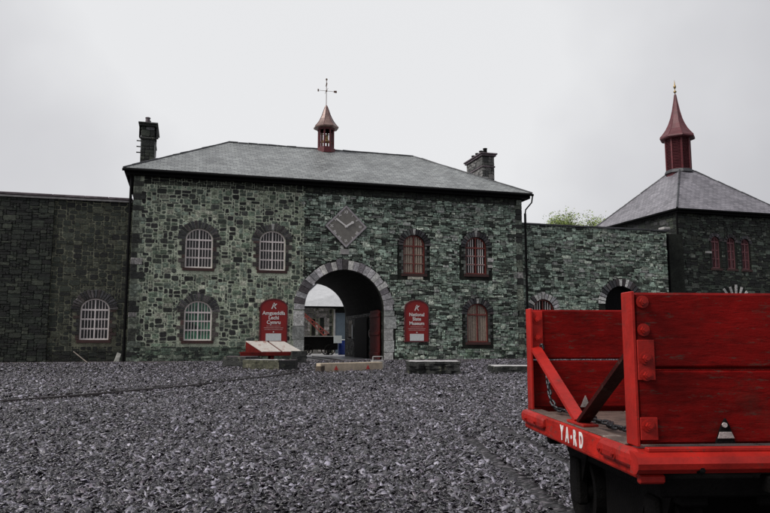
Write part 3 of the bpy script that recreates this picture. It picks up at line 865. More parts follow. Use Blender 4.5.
mb = MB(); voussoirs(mb, RWO[0], FR, .34, 13, PAL_VOUS_L, -.12, .05, thick=.8, key=(.38, .37, .36)); mb.build('arch_stones', M['stone_dress'], f)
mb = MB(); mb.prism(arch_outline(23.0, 0, 2.0, 4.0, 1.0, 16), -.36, -.28, FR); d_ = mb.build('door', M['black'], rw)
mb = MB(); voussoirs(mb, RWO[1], FR, .42, 19, PAL_VOUS_D+PAL_VOUS_L[:3], -.12, .05, thick=.8); mb.build('arch_stones', M['stone_dress'], d_)

# ------------------------------------------------------------------ corner pavilion
TX0, TX1, TY0, TY1 = 27.62, 35.2, 34.15, 42.4
tw = empty('corner_pavilion', (31.4, 38.3, 0), 'square dark stone corner pavilion with a pyramid slate roof and a red louvred turret', 'building')
FT = lambda u, v, d: (u, TY0-d, v)
TW = [(30.18, 5.28, .62, 1.9, .31), (31.30, 5.27, .62, 1.88, .31), (32.34, 5.26, .62, 1.86, .31)]
TD = (31.45, 1.2, 1.5, 2.55, .75)
mb = MB()
wall_sheet(mb, TX0, TX1, -.2, 8.6, FT, TW+[TD], .3, 0)
tsk = lambda u, v: any(in_arch(u, v, o, .12) for o in TW) or in_arch(u, v, TD, .5)
masonry(mb, TX0, TX1, 0, 8.55, FT, .125, .075, S_FLAT, .014, PAL_DARK+[(.045,.06,.045),(.06,.075,.06),(.08,.09,.075)], .035, tsk, 1, .008)
side_wall(mb, TX0, TY0, TY1, -.2, 8.6, -1, PAL_DARK+[(.05,.05,.05)], .2, .11)
side_wall(mb, TX1, TY0, TY1, -.2, 8.6, 1, PAL_DARK, .3, .15)
mb.box((TX0, TY1-.3, -.2), (TX1, TY1, 8.6), 0)
mb.build('wall', [M['mortar_dark'], M['stone_dark']], tw)
for o in TW:
    f = window(tw, o, FT, 'tower')
    mb = MB(); voussoirs(mb, o, FT, .2, 7, PAL_VOUS_D+[(.1,.09,.1)], -.1, .05, thick=.85); mb.build('arch_stones', M['stone_dress'], f)
f = window(tw, TD, FT, 'red')
mb = MB(); voussoirs(mb, TD, FT, .55, 9, [(.42, .41, .40), (.3, .3, .3)], -.12, .06, thick=.36); mb.build('arch_stones', M['stone_dress'], f)
mb = MB(); mb.prism([(29.4, 6.15), (29.85, 6.15), (29.85, 6.27), (29.4, 6.27)], 0, .07, FT, inset=.01); mb.build('ledge_stone', M['pale_dress'], tw)
AP = (31.3, 38.2, 12.62)
mb = MB(); hip_roof(mb, 27.3, 35.5, 33.75, 42.75, 8.7, (AP, AP))
tr = mb.build('roof', [M['slate_purple'], M['black']], tw)
mb = MB()
for p in ((27.3, 33.75, 8.7), (35.5, 33.75, 8.7), (35.5, 42.75, 8.7), (27.3, 42.75, 8.7)): ridge_tiles(mb, p, AP, .055)
mb.build('hip_capping', M['lead'], tr)
mb = MB()
mb.box((27.36, 33.80, 8.45), (35.44, 33.86, 8.608)); mb.box((27.36, 33.862, 8.45), (27.42, 42.7, 8.608)); mb.tube([(27.25, 33.72, 8.62), (35.55, 33.72, 8.62)], .06, 8); mb.tube([(27.27, 33.72, 8.62), (27.27, 42.8, 8.62)], .06, 8)
mb.box((27.42, 33.862, 8.45), (35.4, TY0-.05, 8.48))
mb.build('gutter', M['black'], tw)
mb = MB(); mb.tube([(27.45, 34.0, 8.5), (27.45, 34.0, 0)], .065, 8); mb.tube([(26.6, RY+.5, 7.1), (26.6, RY+.5, 0)], .06, 8); mb.build('drainpipe', M['black'], tw)
# turret
tx, ty = 31.2, 38.2
mb = MB(); mb.lathe([(.80, 11.6), (.80, 12.22), (.74, 12.24), (.74, 14.35)], (tx, ty, 0), 8, rot=PI/8)
tt = mb.build('turret', M['cup_red'], tw)
mb = MB()
for k in range(8):
    a = k*PI/4
    rot = Matrix.Translation((tx, ty, 0)) @ Matrix.Rotation(a, 4, 'Z')
    for j in range(20):
        z = 12.27+j*.102
        mb.box((.66, -.26, 0), (.76, .26, .018), 0, mat=rot @ Matrix.Translation((0, 0, z)) @ Matrix.Translation((.7, 0, 0)) @ Matrix.Rotation(R(38), 4, 'Y') @ Matrix.Translation((-.7, 0, 0)))
mb.build('louvres', M['copper_red'], tt)
for k in range(8):
    a = PI/8+k*PI/4; q = MB(); q.bbox((-.055, -.055, 12.2), (.055, .055, 14.4), .01, mat=Matrix.Translation((tx+.77*math.cos(a), ty+.77*math.sin(a), 0)) @ Matrix.Rotation(a, 4, 'Z'))
    q.build('corner_post', M['cup_red'], tt)
prof = [(.80, 14.28), (1.08, 14.30), (1.14, 14.36), (1.12, 14.46), (.95, 14.66), (.74, 14.95), (.55, 15.32), (.38, 15.78), (.25, 16.3), (.14, 16.9), (.07, 17.35), (.05, 17.42)]
mb = MB(); mb.lathe(prof, (tx, ty, 0), 8, rot=PI/8); sp_ = mb.build('spire', M['copper_red'], tt)
mb = MB()
for k in range(8):
    a = PI/8+k*PI/4; mb.tube([(tx+r*math.cos(a), ty+r*math.sin(a), z) for r, z in prof[3:]], .018, 5)
mb.build('roll_joints', M['cup_red'], sp_)
mb = MB(); mb.lathe([(.03, 17.4), (.03, 17.52), (.10, 17.58), (.10, 17.64), (.03, 17.7), (.03, 17.82), (.08, 17.88), (.09, 17.98), (.04, 18.1), (.02, 18.3), (.004, 18.45)], (tx, ty, 0), 10)
mb.build('finial', M['gold'], tt, smooth=True)
mb = MB()   # lead flashing round the turret foot
mb.lathe([(.93, 11.98), (.85, 12.16), (.83, 12.2), (.81, 12.1)], (tx, ty, 0), 8, rot=PI/8); mb.build('flashing', M['lead'], tt)

# ------------------------------------------------------------------ the yard behind the arch
cb = empty('courtyard_building', (12, 50, 0), 'low stone workshop with a pale slate roof in the yard behind the archway', 'building')
FC = lambda u, v, d: (u, 50-d, v)
mb = MB()
mb.box((4, 50, 0), (19, 57, 3.5), 0)
masonry(mb, 4, 10.15, 0, 3.5, FC, .2, .12, S_POINT, .03, [(.24,.22,.21),(.18,.165,.16),(.13,.12,.12),(.30,.28,.27),(.08,.075,.07)], .03,
        lambda u, v: 8.85 < u < 9.1 and 1.2 < v < 2.6 or 9.45 < u < 9.75 and 1.1 < v < 2.7, 1)
masonry(mb, 10.15, 19, 0, 3.5, FC, .2, .1, S_FLAT, .02, PAL_DARK+[(.12,.11,.1),(.16,.15,.14)], .03, lambda u, v: 10.45 < u < 11.65 and v < 3.3, 1)
mb.build('wall', [M['mortar_mid'], M['stone_dress']], cb)
mb = MB(); hip_roof(mb, 3.8, 30, 49.7, 57.3, 3.5, ((9.9, 53.5, 7.3), (26, 53.5, 7.3))) if False else None
a, b, c, d = (7.4, 49.7, 3.5), (22, 49.7, 3.5), (22, 57.3, 3.5), (7.4, 57.3, 3.5)
uvface(mb, [a, b, (20, 53.5, 7.0), (10.6, 53.5, 6.2)], 0, (1, 0, 0)); uvface(mb, [d, a, (10.6, 53.5, 6.2)], 0, (0, 1, 0)); uvface(mb, [c, d, (10.6, 53.5, 6.2), (20, 53.5, 7.0)], 0, (1, 0, 0)); uvface(mb, [b, c, (20, 53.5, 7.0)], 0, (0, 1, 0))
mb.add([a, b, c, d, (7.4, 49.7, 3.38), (22, 49.7, 3.38), (22, 57.3, 3.38), (7.4, 57.3, 3.38)], [(0,4,5,1), (1,5,6,2), (2,6,7,3), (3,7,4,0), (4,7,6,5)], 1)
mb.build('roof', [M['slate_far'], M['black']], cb)
mb = MB()
mb.tube([(7.4, 49.68, 3.52), (10.6, 53.48, 6.24)], .05, 6); mb.build('hip_capping', M['lead'], cb)
for (x0, x1, z0, z1) in ((8.85, 9.1, 1.2, 2.6), (9.45, 9.75, 1.1, 2.7)):
    mb = MB(); mb.box((x0, 49.975, z0), (x1, 49.996, z1)); mb.build('window', M['glass'], cb)
mb = MB(); mb.bbox((10.58, 49.93, .1), (11.5, 49.99, 3.05), .01); dr = mb.build('door', M['blue_door'], cb)
mb = MB(); mb.box((10.45, 49.9, .1), (10.57, 49.995, 3.3)); mb.box((11.51, 49.9, .1), (11.63, 49.995, 3.3)); mb.box((10.57, 49.9, 3.06), (11.51, 49.995, 3.2)); mb.build('door_frame', M['pale_dress'], dr)
mb = MB(); mb.box((10.55, 49.8, 3.05), (11.55, 49.9, 3.25)); mb.build('door_head', M['black'], dr)
# cart
ct = empty('flat_cart', (8.6, 45.6, .1), 'dark low iron cart with a curved wheel seen through the archway', 'cart')
mb = MB(); mb.bbox((7.0, 45.2, .45), (9.75, 46.2, 1.22), .02); mb.bbox((6.95, 45.15, 1.225), (9.8, 46.25, 1.29), .01); mb.build('body', M['iron'], ct)
mb = MB(); mb.bbox((6.95, 45.12, 1.295), (9.8, 45.2, 1.34), .005); mb.build('top_rim', M['pale_dress'], ct)
for x in (7.75, 9.2):
    for y in (45.1, 46.3):
        w_ = MB(); w_.tube([(x+.33*math.cos(a), y, .45+.33*math.sin(a)) for a in [k*PI/10 for k in range(20)]], .035, 6, closed=True)
        for k in range(6):
            a = k*PI/3; w_.tube([(x, y, .45), (x+.33*math.cos(a), y, .45+.33*math.sin(a))], .022, 5)
        w_.lathe([(.06, -.05), (.06, .05)], (x, y, .45), 8)
        w_.build('wheel', M['iron'], ct)
mb = MB(); mb.bbox((9.45, 45.05, .88), (9.98, 45.08, 1.36), .004); tag(mb.build('notice', M['paper']), 'square white notice hung on the end of the cart in the yard', 'notice')
# barrel
mb = MB(); mb.lathe([(.23, 0), (.25, .03), (.255, .3), (.27, .33), (.255, .36), (.255, .62), (.27, .65), (.255, .68), (.25, .93), (.23, .96)], (10.25, 46.2, .1), 20)
br = mb.build('barrel', M['blue_bin']); tag(br, 'blue plastic barrel standing beside the cart in the yard', 'barrel')
mb = MB(); mb.lathe([(.26, 1.062), (.27, 1.07), (.27, 1.10), (.2, 1.12)], (10.25, 46.2, 0), 20); mb.build('lid', M['paper'], br)
# crane jib
jb = empty('hand_crane', (9.6, 47.6, .1), 'small red lattice crane leaning over the cart in the yard', 'crane')
mb = MB()
P, Q = Vector((7.7, 47.6, 3.0)), Vector((9.55, 47.6, 1.35))
up = Vector((.45, 0, .5)).normalized()*.17
mb.tube([P+up*.3, Q+up], .035, 6); mb.tube([P-up*.3, Q-up], .035, 6)
for k in range(7):
    a = P.lerp(Q, k/7); b = P.lerp(Q, (k+1)/7); ka = .3+.7*k/7; kb = .3+.7*(k+1)/7
    mb.tube([a+up*ka, b-up*kb], .02, 5); mb.tube([a-up*ka, b+up*kb], .02, 5)
mb.build('jib', M['jib'], jb)
mb = MB(); mb.tube([(9.6, 47.6, .1), (9.6, 47.6, 1.5)], .09, 8); mb.build('post', M['iron'], jb)
mb = MB(); mb.tube([P, (P.x, P.y, 1.6)], .012, 5); mb.build('cable', M['iron'], jb)

# ------------------------------------------------------------------ ground
def gz(x, y):
    t = np.clip((y-6)/24., 0, 1); t = t*t*(3-2*t)
    return .10*t + .012*np.sin(x*1.3+y*.7)*np.sin(y*.9-x*.4)*np.clip((33-y)/8, 0, 1)
xs = np.concatenate([[-400, -120, -45], np.arange(-30, 45, .6), [60, 150, 400]])
ys = np.concatenate([[-200, -50, -12], np.arange(-6, 46, .5), [60, 90, 160, 500]])
mb = MB(); nx, ny = len(xs), len(ys)
vs = [(float(x), float(y), float(gz(x, y))) for y in ys for x in xs]
mb.add(vs, [(j*nx+i, j*nx+i+1, (j+1)*nx+i+1, (j+1)*nx+i) for j in range(ny-1) for i in range(nx-1)])
tag(mb.build('ground', M['gravel'], fix=False, smooth=True), kind='structure')
mb = MB(); mb.box((-2, 33.35, .09), (25, 75, .106)); tag(mb.build('yard_paving', M['yard']), kind='structure')
mb = MB()
pts = []
N = 40
for i in range(N+1):
    x = -8+25*i/N
    e = 31.0+.5*math.sin(x*.9)+.35*math.sin(x*2.3+1)
    if 5.2 < x < 9.8: e -= .7
    pts.append((x, e))
vs = []
for x, e in pts: vs += [(x, e, float(gz(x, e))+.012), (x, 33.32, .118)]
mb.add(vs, [(2*i, 2*i+2, 2*i+3, 2*i+1) for i in range(N)])
tag(mb.build('path', M['path'], fix=False), kind='structure')

# tracks
def rail(pts, label, group, sink=0):
    P = []
    for i in range(len(pts)-1):
        for k in range(8):
            t = k/8; p0 = pts[max(i-1, 0)]; p1 = pts[i]; p2 = pts[i+1]; p3 = pts[min(i+2, len(pts)-1)]
            P.append([.5*((2*p1[c])+(-p0[c]+p2[c])*t+(2*p0[c]-5*p1[c]+4*p2[c]-p3[c])*t*t+(-p0[c]+3*p1[c]-3*p2[c]+p3[c])*t**3) for c in (0, 1)])
    P.append(list(pts[-1]))
    b = MB(); vs = []
    prof = [(-.035, -.03), (-.03, .030), (-.018, .042), (.018, .042), (.03, .030), (.035, -.03)]
    for i, p in enumerate(P):
        q = P[min(i+1, len(P)-1)]; r_ = P[max(i-1, 0)]; d = Vector((q[0]-r_[0], q[1]-r_[1])).normalized(); n_ = Vector((-d.y, d.x))
        for (o, h) in prof: vs.append((p[0]+n_.x*o, p[1]+n_.y*o, float(gz(p[0], p[1]))+h-sink))
    m = len(prof)
    b.add(vs, [(i*m+k, i*m+k+1, (i+1)*m+k+1, (i+1)*m+k) for i in range(len(P)-1) for k in range(m-1)])
    o = b.build('rail', M['rail']); tag(o, label, 'rail', group)
    return P
RP1 = rail([(-9, 7.8), (-2.7, 12.3), (.39, 15.8), (3.0, 19.8), (5.3, 25), (6.7, 30), (7.1, 34), (7.15, 40)], 'nearer of two thin rails curving through the gravel toward the archway', 'rails curving to the archway', -.03)
RP2 = rail([(-9.4, 8.35), (-3.1, 12.8), (-.06, 16.2), (2.48, 20.1), (4.75, 25.2), (6.1, 30), (6.5, 34), (6.55, 40)], 'farther of two thin rails curving through the gravel toward the archway', 'rails curving to the archway', -.008)

# ------------------------------------------------------------------ the wagon
WA = R(-12.3)          # heading of the wagon
W0 = Vector((1.54, 2.17, 0))
wg = empty('quarry_wagon', (W0.x, W0.y, 0), 'open red wooden quarry wagon lettered YA RD in the right foreground', 'wagon', rz=WA)
WM = Matrix.Translation(W0) @ Matrix.Rotation(WA, 4, 'Z')
Lw, Ww = 1.42, 1.7    # along the track (local y), across it (local x), widened unseen to shade beneath
def lift(z): return z+.016*min(1, max(0, (.9-z)/.2))
class WB(MB):
    def build(s, name, mats, parent=None, **k):
        s.v = [tuple(WM @ Vector((v[0], v[1], lift(v[2])))) for v in [(v[0]*.55 if v[0] < 0 else v[0], v[1], v[2]) for v in s.v]]
        return MB.build(s, name, mats, parent or wg, **k)
def end_panel(y0, y1, z0=.625, z1=1.172, inner=1):
    root = None
    b = WB(); zm = z0+.275
    b.bbox((.012, y0, z0), (Ww-.012, y1, zm-.004), .008, jit=.003); b.bbox((.012, y0, zm+.003), (Ww-.012, y1, z1), .008, jit=.003)
    return b.build('end_board', M['red'])
near = end_panel(0, .05); far = end_panel(Lw-.05, Lw)
def bolt(b, x, y, z, d, r=.014):
    # hexagonal head with a washer; d is the outward direction along y
    for rr, a0, a1, n in ((r*1.65, 0, .003, 16), (r*1.5, .003, .005, 14), (r, .004, .016, 6), (r*.55, .016, .021, 8)):
        vs = []
        for a in (a0, a1):
            for k in range(n): t = 2*PI*k/n; vs.append((x+rr*math.cos(t), y+d*a, z+rr*math.sin(t)))
        b.add(vs, [(k, (k+1) % n, (k+1) % n+n, k+n) for k in range(n)]+[tuple(range(n, 2*n)), tuple(range(n))[::-1]])
# corner posts (angle irons)
for (y0, y1, nm) in ((-.006, .088, near), (Lw-.085, Lw+.006, far)):
    b = WB(); b.bbox((-.003, y0, .618), (.011, y1, 1.178), .003)
    b.build('corner_post', M['red_iron'], nm)
b = WB()
b.bbox((.012, -.008, .86), (.075, -.001, 1.005), .002); b.build('corner_plate', M['red_iron'], near)
b = WB(); b.bbox((.012, -.008, .64), (.075, -.001, .72), .002); b.build('corner_plate', M['red_iron'], near)
for z in (1.14, 1.04, .94, .88, .69):
    b = WB(); bolt(b, .04, -.008 if z < 1.03 else -.001, z, -1, .014); b.build('bolt', M['red_iron'], near)
b = WB(); b.bbox((.014, Lw-.058, .98), (.075, Lw-.051, 1.165), .002); b.build('corner_plate', M['red_iron'], far)
for z in (1.12, 1.02):
    b = WB(); bolt(b, .043, Lw-.058, z, -1, .017); b.build('bolt', M['red_iron'], far)
# side sill, lettered
SH0, SH1 = .516, .612
b = WB(); b.bbox((-.035, -.03, SH0), (.055, Lw+.01, SH1), .008, jit=.002)
sill = b.build('side_sill', M['red_sill'])
b = WB(); b.bbox((Ww-.055, -.03, SH0), (Ww+.035, Lw+.03, SH1), .008); b.build('side_sill', M['red'])
# rubbing blocks with bolts at both ends of the sill
for (y0, y1) in ((-.06, .28), (1.03, Lw+.01)):
    b = WB()
    n = 10; vs = []; x_ = -.036
    sec = [(x_+.004, .548), (x_-.030, .552), (x_-.042, .562), (x_-.046, .580), (x_-.042, .598), (x_-.028, .610), (x_+.004, .616)]
    m = len(sec); st = [(y0, .55), (y0+.012, .85), (y0+.03, 1), (y1-.03, 1), (y1-.012, .85), (y1, .55)]
    for (yy, k) in st:
        for (sx_, sz_) in sec: vs.append((x_+(sx_-x_)*k, yy, .582+(sz_-.582)*k))
    fs = [(i*m+j, i*m+(j+1) % m, (i+1)*m+(j+1) % m, (i+1)*m+j) for i in range(len(st)-1) for j in range(m)]
    fs += [tuple(range(m)), tuple((len(st)-1)*m+j for j in range(m))[::-1]]
    b.add(vs, fs); bl = b.build('rubbing_block', M['red_iron'], sill)
    for yy in ((.11, .245) if y0 < 0 else (1.14, 1.31)):
        b = WB(); q = MB(); bolt(q, 0, 0, .578, 1, .013)
        b.v = [(x_-.044-v[1], yy+v[0], v[2]) for v in q.v]; b.f = q.f; b.mi = q.mi; b.t = q.t; b.build('bolt', M['red_iron'], bl)
# end beams
for y0, s_ in ((-.03, -1), (Lw+.03, 1)):
    b = WB(); yy = y0+s_*.045
    sec = [(y0, .535), (y0+s_*.05, .540), (y0+s_*.068, .556), (y0+s_*.072, .575), (y0+s_*.062, .596), (y0+s_*.04, .606), (y0, .610)]
    m = len(sec); vs = []
    for xx in ((-.075, Ww+.07) if s_ < 0 else (.0, Ww)):
        vs += [(xx, a, z) for a, z in sec]
    b.add(vs, [(j, (j+1) % m, (j+1) % m+m, j+m) for j in range(m)]+[tuple(range(m)), tuple(range(m, 2*m))[::-1]])
    b.bbox((.012, min(y0+.0, y0+s_*.03), .607), (Ww, max(y0+.0, y0+s_*.03), .622), .003)
    eb = b.build('end_beam', M['red_iron'])
    if s_ < 0:
        b = WB(); b.bbox((-.037, y0-.03, .502), (.07, y0-.001, .533), .006); b.build('corner_block', M['red_iron'], eb)
        b = WB(); q = MB(); bolt(q, .18, y0-.056, .552, -1, .010); b.v = q.v; b.f = q.f; b.mi = q.mi; b.t = q.t; b.build('bolt', M['iron'], eb)
# lettering on the sill
def side_xf(y, z): return WM @ Matrix.Translation((-.0215, y, z)) @ Matrix.Rotation(-PI/2, 4, 'Z') @ Matrix.Rotation(PI/2, 4, 'X')
for ch, y, sz in (('Y', .775, .088), ('A', .70, .088), ('R', .598, .088), ('D', .518, .088)):
    text_mesh(ch, sz, M['white'], side_xf(y, .581), .72, 'letter', sill, .0012, .0035)
b = WB(); q = MB(); q.lathe([(.011, 0), (.011, .002)], (0, 0, 0), 10); b.v = [(-.036-v[2], .648+v[0]*.8, .565+v[1]*.8) for v in q.v]; b.f, b.mi, b.t = q.f, q.mi, q.t
b.build('dot', M['white'], sill)
# deck boards
for k in range(7):
    x0 = .056+k*(Ww-.112)/7
    b = WB(); b.bbox((x0+.003, .052, .585), (x0+(Ww-.112)/7-.003, Lw-.052, .606+random.uniform(-.002, .002)), .004); b.build('deck_board', M['deck'])
b = WB(); b.bbox((-.02, .08, .6125), (.052, Lw-.08, .6185), .002, jit=.001); b.build('wear_strip', M['deck'], sill)
# slanting stays
def stay(p, q, nm, m_=None):
    p, q = Vector(p), Vector(q); d = (q-p).normalized(); up = d.cross(Vector((1, 0, 0))).normalized()
    b = WB(); vs = []
    for e in (p, q):
        for (a, c) in ((-.028, -.009), (.028, -.009), (.028, .009), (-.028, .009)): vs.append(e+Vector((a, 0, 0))+up*c)
    b.add(vs, [(0,1,2,3), (4,7,6,5), (0,4,5,1), (1,5,6,2), (2,6,7,3), (3,7,4,0)])
    b.bbox((p.x-.028, min(p.y, p.y+nm*.012), p.z-.01), (p.x+.028, max(p.y, p.y+nm*.012), p.z+.05), .002)
    b.build('stay', m_ or M['red_iron'])
stay((.030, Lw-.06, .965), (.030, .665, .632), 1)
stay((.030, .062, .965), (.030, .635, .632), -1, M['stay_shade'])
b = WB(); b.bbox((-.004, .54, .620), (.066, .76, .631), .002); b.build('stay_foot', M['red_iron'], sill)
# plates standing in for holes, the pale parts for light seen through
for (y, s_, par, x) in ((Lw-.05, -1, far, .30), (-.001, -1, near, .315)):
    b = WB(); b.prism([(x-.026, .628), (x+.022, .628), (x+.012, .665), (x+.002, .69), (x-.010, .665)] if par is far else [(x-.035, .628), (x+.035, .628), (x+.018, .685), (x+.004, .715), (x-.010, .69)], 0, .012, lambda u, v, d: (u, y+s_*d, v))
    c = b.build('hole_plate', M['iron'] if par is near else M['plate'], par)
    if par is near:
        b = WB(); b.prism([(x-.030, .646), (x+.030, .646), (x+.020, .668), (x-.022, .668)], .0125, .016, lambda u, v, d: (u, y+s_*d, v)); b.prism([(x-.004+.009*math.cos(q_), .692+.009*math.sin(q_)) for q_ in [k*PI/4 for k in range(8)]], .0125, .02, lambda u, v, d: (u, y+s_*d, v))
        b.build('hole_light', M['plate'], c)
# undergear
b = WB()
for x in (.22, .50, 1.0, 1.4): b.bbox((x-.05, .04, .40), (x+.05, Lw-.12, .50), .008)
for y in (.14, .68, 1.22): b.bbox((.06, y-.05, .503), (Ww-.06, y+.05, .582), .006)
for y in (.035, Lw-.085): b.bbox((.08, y-.03, .44), (Ww, y+.03, .514), .008)
b.bbox((.06, .1, .508), (Ww-.06, Lw-.1, .583), .004) if False else None
b.build('underframe', M['iron'])
b = WB(); b.bbox((.22, .46, .10), (1.5, .90, .50), .01); b.build('light_blocker', M['iron'])  # added filler block keeping light out from under the wagon
for x in (.17, 1.03):
    for y in (.24, 1.12):
        b = WB(); b.prism([(y-.18, .50), (y-.07, .30), (y+.07, .30), (y+.18, .50)], x-.008, x+.008, lambda u, v, d: (d, u, v)); b.build('axle_guard', M['iron'])
for y in (.24, 1.12):
    for x in (.26, .94):
        b = WB(); q = MB(); q.lathe([(.20, 0), (.225, .004), (.225, .018), (.20, .024), (.195, .075), (.17, .078), (.165, .045), (.06, .04), (.055, .085), (.02, .09)], (0, 0, 0), 28)
        sgn = 1 if x > .5 else -1
        b.v = [(x+sgn*(.0-v[2]+.03) if False else x+sgn*v[2], y+v[0], .245+v[1]) for v in q.v]; b.f, b.mi, b.t = q.f, q.mi, q.t
        wh = b.build('wheel', M['iron'])
        b = WB(); b.bbox((x-.045, y-.07, .19), (x+.045, y+.07, .38), .015) if False else b.bbox((x+sgn*.09-.03, y-.06, .18), (x+sgn*.09+.03, y+.06, .40), .012); b.build('axle_box', M['iron'], wh)
    b = WB(); b.tube([(.2, y, .245), (.96, y, .245)], .025, 10); b.build('axle', M['iron'])
# far-side drawbar hook
b = WB(); b.tube([(.45, -.10, .50), (.45, -.16, .47), (.45, -.17, .42), (.45, -.13, .40)], .014, 8); b.bbox((.41, -.11, .47), (.49, -.04, .53), .006); b.build('coupling_hook', M['iron'])

def chain(pts, label, parent=None, r=.0065, L=.045, W=.030):
    pts = [WM @ Vector((p[0], p[1], lift(p[2]))) for p in pts]
    P = []
    for i in range(len(pts)-1):
        k = max(2, int((pts[i+1]-pts[i]).length/.004))
        for j in range(k): P.append(pts[i].lerp(pts[i+1], j/k))
    P.append(pts[-1]); b = MB(); acc = 0; step = L-2.2*r; side = 0; last = P[0]
    for i in range(1, len(P)-6):
        acc += (P[i]-P[i-1]).length
        if acc >= step:
            acc = 0
            d = (P[min(i+5, len(P)-1)]-P[i]).normalized(); u = d.cross(Vector((0, 0, 1)))
            if u.length < .1: u = Vector((1, 0, 0))
            u.normalize(); w = u.cross(d)
            ang = (PI/4 if side % 2 else -PI/4)+random.uniform(-.25, .25); e = u*math.cos(ang)+w*math.sin(ang); side += 1
            ring = []
            for k in range(14):
                t = 2*PI*k/14; c, s = math.cos(t), math.sin(t)
                ring.append(P[i]+d*(c*(W/2-r)+(L/2-W/2)*(1 if c > 0 else -1))+e*s*(W/2-r))
            b.tube(ring, r, 6, closed=True)
    o = b.build('chain', M['chain'], smooth=True)
    tag(o, label, 'chain'); return o
chain([(.06, Lw-.075, 1.0), (.062, Lw-.08, .93), (.08, Lw-.10, .80), (.07, Lw-.18, .68), (.09, Lw-.22, .632), (.16, 1.05, .628), (.11, .93, .628), (.17, .84, .628)], 'dark iron chain hanging from the far corner of the red wagon onto its deck', 'chain')
chain([(.15, .86, .628), (.10, .72, .628), (.15, .62, .628), (.10, .50, .628), (.14, .38, .628), (.09, .26, .628), (.13, .14, .628), (.20, .08, .628)], 'dark iron chain lying along the near half of the red wagon deck', 'chain')

# rails under the wagon
def wpt(x, y): v = WM @ Vector((x, y, 0)); return (v.x, v.y)
RP3 = rail([wpt(.265, -3), wpt(.265, 0), wpt(.265, 3), wpt(.3, 5)], 'left rail of the track under the red wagon', 'rails under the wagon', .055)
RP4 = rail([wpt(.82, -3), wpt(.82, 0), wpt(.82, 3), wpt(.84, 6)], 'right rail of the track under the red wagon', 'rails under the wagon', .055)

# ------------------------------------------------------------------ slate slabs, bench, beam
def rough_slab(name, poly, z0, z1, mats, label, cat, jit=.03, layers=4, parent=None, group=None, rz=0):
    """riven slab: layered outline with uneven edge, top face lighter than its broken sides"""
    b = MB(); P = []
    n = len(poly)
    for i in range(n):
        (xa, ya), (xb, yb) = poly[i], poly[(i+1) % n]
        k = max(2, int(math.hypot(xb-xa, yb-ya)/.14))
        for j in range(k): t = j/k; P.append((xa+(xb-xa)*t, ya+(yb-ya)*t))
    cx_ = sum(p[0] for p in P)/len(P); cy_ = sum(p[1] for p in P)/len(P); m = len(P); vs = []
    base = [random.uniform(-jit, jit) for _ in P]
    for l in range(layers*2):
        z = z0+(z1-z0)*((l+1)//2)/layers
        rnd = [random.uniform(-jit, jit)*.8 for _ in P] if l % 2 == 0 else rnd
        for i, (x, y) in enumerate(P):
            d = math.hypot(x-cx_, y-cy_) or 1; e = base[i]+rnd[i]
            vs.append((x+(x-cx_)/d*e, y+(y-cy_)/d*e, z+random.uniform(-.006, .006)))
    L_ = layers*2
    fs = [(l*m+i, l*m+(i+1) % m, (l+1)*m+(i+1) % m, (l+1)*m+i) for l in range(L_-1) for i in range(m)]
    o_ = b.add(vs, fs, 1)
    b.f.append([o_+(L_-1)*m+i for i in range(m)]); b.mi.append(0)
    ob = b.build(name, mats, parent)
    if label: tag(ob, label, cat, group)
    return ob
rough_slab('slate_block', [(6.05, 18.7), (7.42, 18.3), (7.75, 19.5), (6.35, 19.95)], .05, .44, [M['slab_top'], M['slab_side']], 'thick grey slate block lying alone in the gravel right of the archway', 'slate block', .07, 6)
rough_slab('slate_block', [(8.85, 19.2), (10.6, 18.7), (10.9, 19.8), (9.2, 20.4)], .04, .27, [M['slab_top'], M['slab_side']], 'flat dark slate block half hidden behind the red wagon', 'slate block', .05, 4)
def gpt(x, y): return (x, y)
rough_slab('slate_block', [(1.32, 25.4), (2.1, 24.6), (2.6, 25.3), (1.85, 26.1)], .06, .47, [M['purple_slab'], M['slab_side']], 'purple topped slate block at the left end of the mossy slab', 'slate block', .04, 4)
rough_slab('stone_slab', [(1.88, 23.45), (2.95, 22.5), (3.25, 22.95), (2.2, 23.9)], .06, .41, [M['slab_top'], M['moss_side']], 'mossy banded slate slab lying in front of the red display table', 'stone slab', .03, 4)
rough_slab('slate_block', [(2.98, 22.5), (3.5, 22.75), (3.7, 23.4), (3.3, 23.0)], .05, .40, [M['purple_slab'], M['slab_side']], 'dark broken slate block at the right end of the mossy slab', 'slate block', .03, 4)

